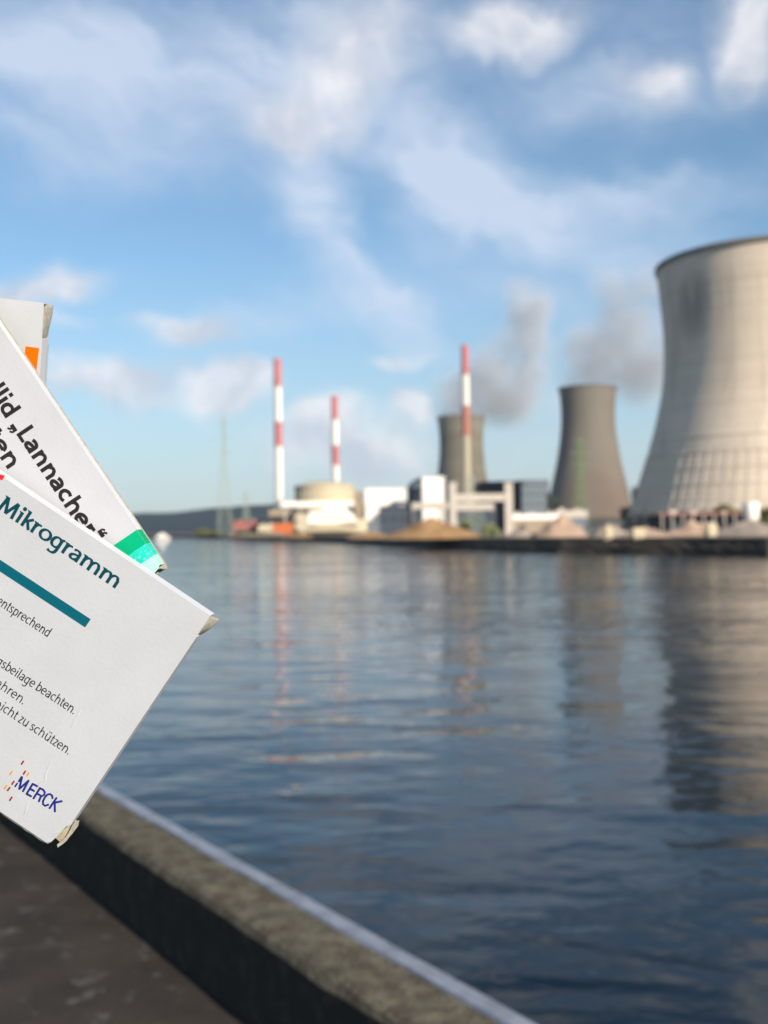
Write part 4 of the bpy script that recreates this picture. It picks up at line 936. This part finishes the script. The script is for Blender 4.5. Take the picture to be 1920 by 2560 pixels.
def crease(B, pts, name='crease', hgt_=.00016, w=.00032):
    P = [B.uv(*p) for p in pts]; P = [Vector((p.x, p.y)) for p in catmull([(p.x, p.y) for p in P], 5)]
    P = [p + Vector((noise.noise(Vector((p.x * 2500, p.y * 2500, 1))), noise.noise(Vector((p.x * 2500, p.y * 2500, 5))))) * .00022 for p in P]
    vs, fs = [], []
    for i, p in enumerate(P):
        d = (P[min(i + 1, len(P) - 1)] - P[max(i - 1, 0)]).normalized(); q = Vector((-d.y, d.x)); f = math.sin(math.pi * (i + .3) / (len(P) + .6))
        a, c_ = p + q * w * f, p - q * w * f; vs += [(a.x, a.y, .00001), (p.x, p.y, .00001 + hgt_ * f), (c_.x, c_.y, .00001)]
    for i in range(len(P) - 1):
        for k in range(2): fs.append((i * 3 + k, i * 3 + k + 1, i * 3 + k + 4, i * 3 + k + 3))
    return link(name, mesh(name, vs, fs, M['card'], True), B.root)
crease(C, [(204, 1762), (196, 1785), (183, 1808), (176, 1822)]); crease(C, [(137, 1872), (128, 1900), (121, 1920), (114, 1938), (112, 1948), (98, 1958), (91, 1972)])
crease(C, [(72, 2000), (66, 2020), (60, 2040)]); crease(C, [(125, 2092), (138, 2082), (152, 2078)], hgt_=.00014)
# middle box
B_ = Box((404, 1416), ((96, 960.5), (388, 1393.5)), .3115, yaw=0, tilt=0)
# its print runs down its long side: u points down-right, v points up-right
B_.make_root('middle white medicine box with bold black lettering and green stripes at its lower end', GR)
WB, HB, TB = .125, .058, .0060
r = B_.root
cB = .0004
sheet('front_panel', [(-WB, 0), (-.0012, 0), (-.0001, -.0009), (.0005, -.003), (.0005, -HB), (-WB, -HB)], -cB, M['card_b'], r, lambda p, o: (p.x, p.y, o))
slab('side_panel', [(-WB, -.00003, -.0003), (-.0006, -.00003, -.0003), (-.0006, -.00003, -TB), (-WB, -.00003, -TB), (-WB, -cB, -.0003), (-.0006, -cB, -.0003), (-.0006, -cB, -TB), (-WB, -cB, -TB)], M['card_side'], r)
sheet('back_panel', [(-WB, .00035), (.0003, .00035), (.0010, -.0002), (.0008, -.0016), (0, -HB), (-WB, -HB)], -cB, M['raw_edge'], r, lambda p, o: (p.x, p.y, -TB + o))
slab('end_flap', [(.0001, -.0012, -.0004), (.0001, -HB, -.0004), (.0001, -HB, -TB + .0015), (.0001, -.0012, -TB + .0015), (-.0003, -.0012, -.0004), (-.0003, -HB, -.0004), (-.0003, -HB, -TB + .0015), (-.0003, -.0012, -TB + .0015)], M['raw'], r)
slab('under_panel', [(-WB, -HB + cB, -cB), (0, -HB + cB, -cB), (0, -HB + cB, -TB), (-WB, -HB + cB, -TB), (-WB, -HB, -cB), (0, -HB, -cB), (0, -HB, -TB), (-WB, -HB, -TB)], M['card_b'], r)
curved_flap('corner_tab', r, .0002, -.003, -.005, .0012, -TB + .0004, -TB + .0016, cB, M['raw_edge'], curl=.0003)
BT = dict(wt=.30, wn=.25, ink=M['black'], dots='square')
B_.text('Mikroacid „Lannacher“'.replace('Mikroac', 'll'), (6, 0), (43.5, 1090), (12, 1), (174.5, 1286), 33.0, **BT)
B_.text('tabletten', (8, 0), (2.2, 1148), (8, 1), (16.5, 1169.4), 33.0, **BT)
# colour stripes, wrapped over the side
def stripe(nm, xa, xb, ink, vlo=-.034):
    ua, ub = B_.uv(*xa)[0], B_.uv(*xb)[0]
    B_.patch(nm, None, M[ink], uvs=[(ua, 0), (ub, 0), (ub, vlo), (ua, vlo)])
    vs = [(ua, .00003, -.0002), (ub, .00003, -.0002), (ub, .00003, -TB), (ua, .00003, -TB)]
    link(nm, mesh(nm, vs, [(3, 2, 1, 0)], M[ink]), r)
stripe('green_stripe', (344, 1323), (367.6, 1357), 'green1'); stripe('turquoise_stripe', (367.6, 1357), (387.5, 1386), 'green2')
u3, u4 = B_.uv(387.5, 1386)[0], 0
B_.patch('mint_stripe', None, M['green3'], uvs=[(u3, 0), (-.0012, 0), (-.0001, -.0009), (.0005, -.003), (.0005, -.034), (u3, -.034)])
link('mint_stripe', mesh('mint_stripe', [(u3, .00003, -.0002), (-.0007, .00003, -.0002), (-.0007, .00003, -TB), (u3, .00003, -TB)], [(3, 2, 1, 0)], M['green3']), r)
# rear box
A = Box((110, 757), ((0, 745), (110, 757)), .324, yaw=6, tilt=9)
A.make_root('rear white medicine box with an orange square, mostly hidden behind the other two', GR)
carton(A, .1, .065, .0095, M['card_a'], .0105, .004, top_out=.0012)
oa = [A.uv(64, 865.5), A.uv(98, 870)]
dv = (A.uv(91, 928) - A.uv(98, 870)).normalized()
A.patch('orange_square', None, M['ink_orange'], uvs=[oa[0], oa[1], oa[1] + dv * .0085, oa[0] + dv * .0085])
# fine print seen edge-on down the side of the rear box
for k in range(16):
    v = -.0125 - k * .00072
    link('fine_print', mesh('fine_print', [(.00058, v, -.0074), (.00058, v - .00032, -.0074), (.00058, v - .00032, -.0081), (.00058, v, -.0081)], [(0, 1, 2, 3)], M['navy']), A.root)

# ------------------------------------------------------------------ air
hm = bpy.data.materials.new('haze_air'); hm.use_nodes = True; t = hm.node_tree; t.nodes.clear()
pv = t.nodes.new('ShaderNodeVolumePrincipled'); out = t.nodes.new('ShaderNodeOutputMaterial'); t.links.new(pv.outputs[0], out.inputs['Volume'])
pv.inputs['Color'].default_value = (.62, .74, .92, 1); pv.inputs['Density'].default_value = .00006; pv.inputs['Anisotropy'].default_value = .0
if 1:
    bm = bmesh.new(); box_bm(bm, -6000, 6000, -3500, 8000, WZ - 5, 420)
    tag(link('haze', from_bm(bm, 'haze', hm)), kind='stuff')
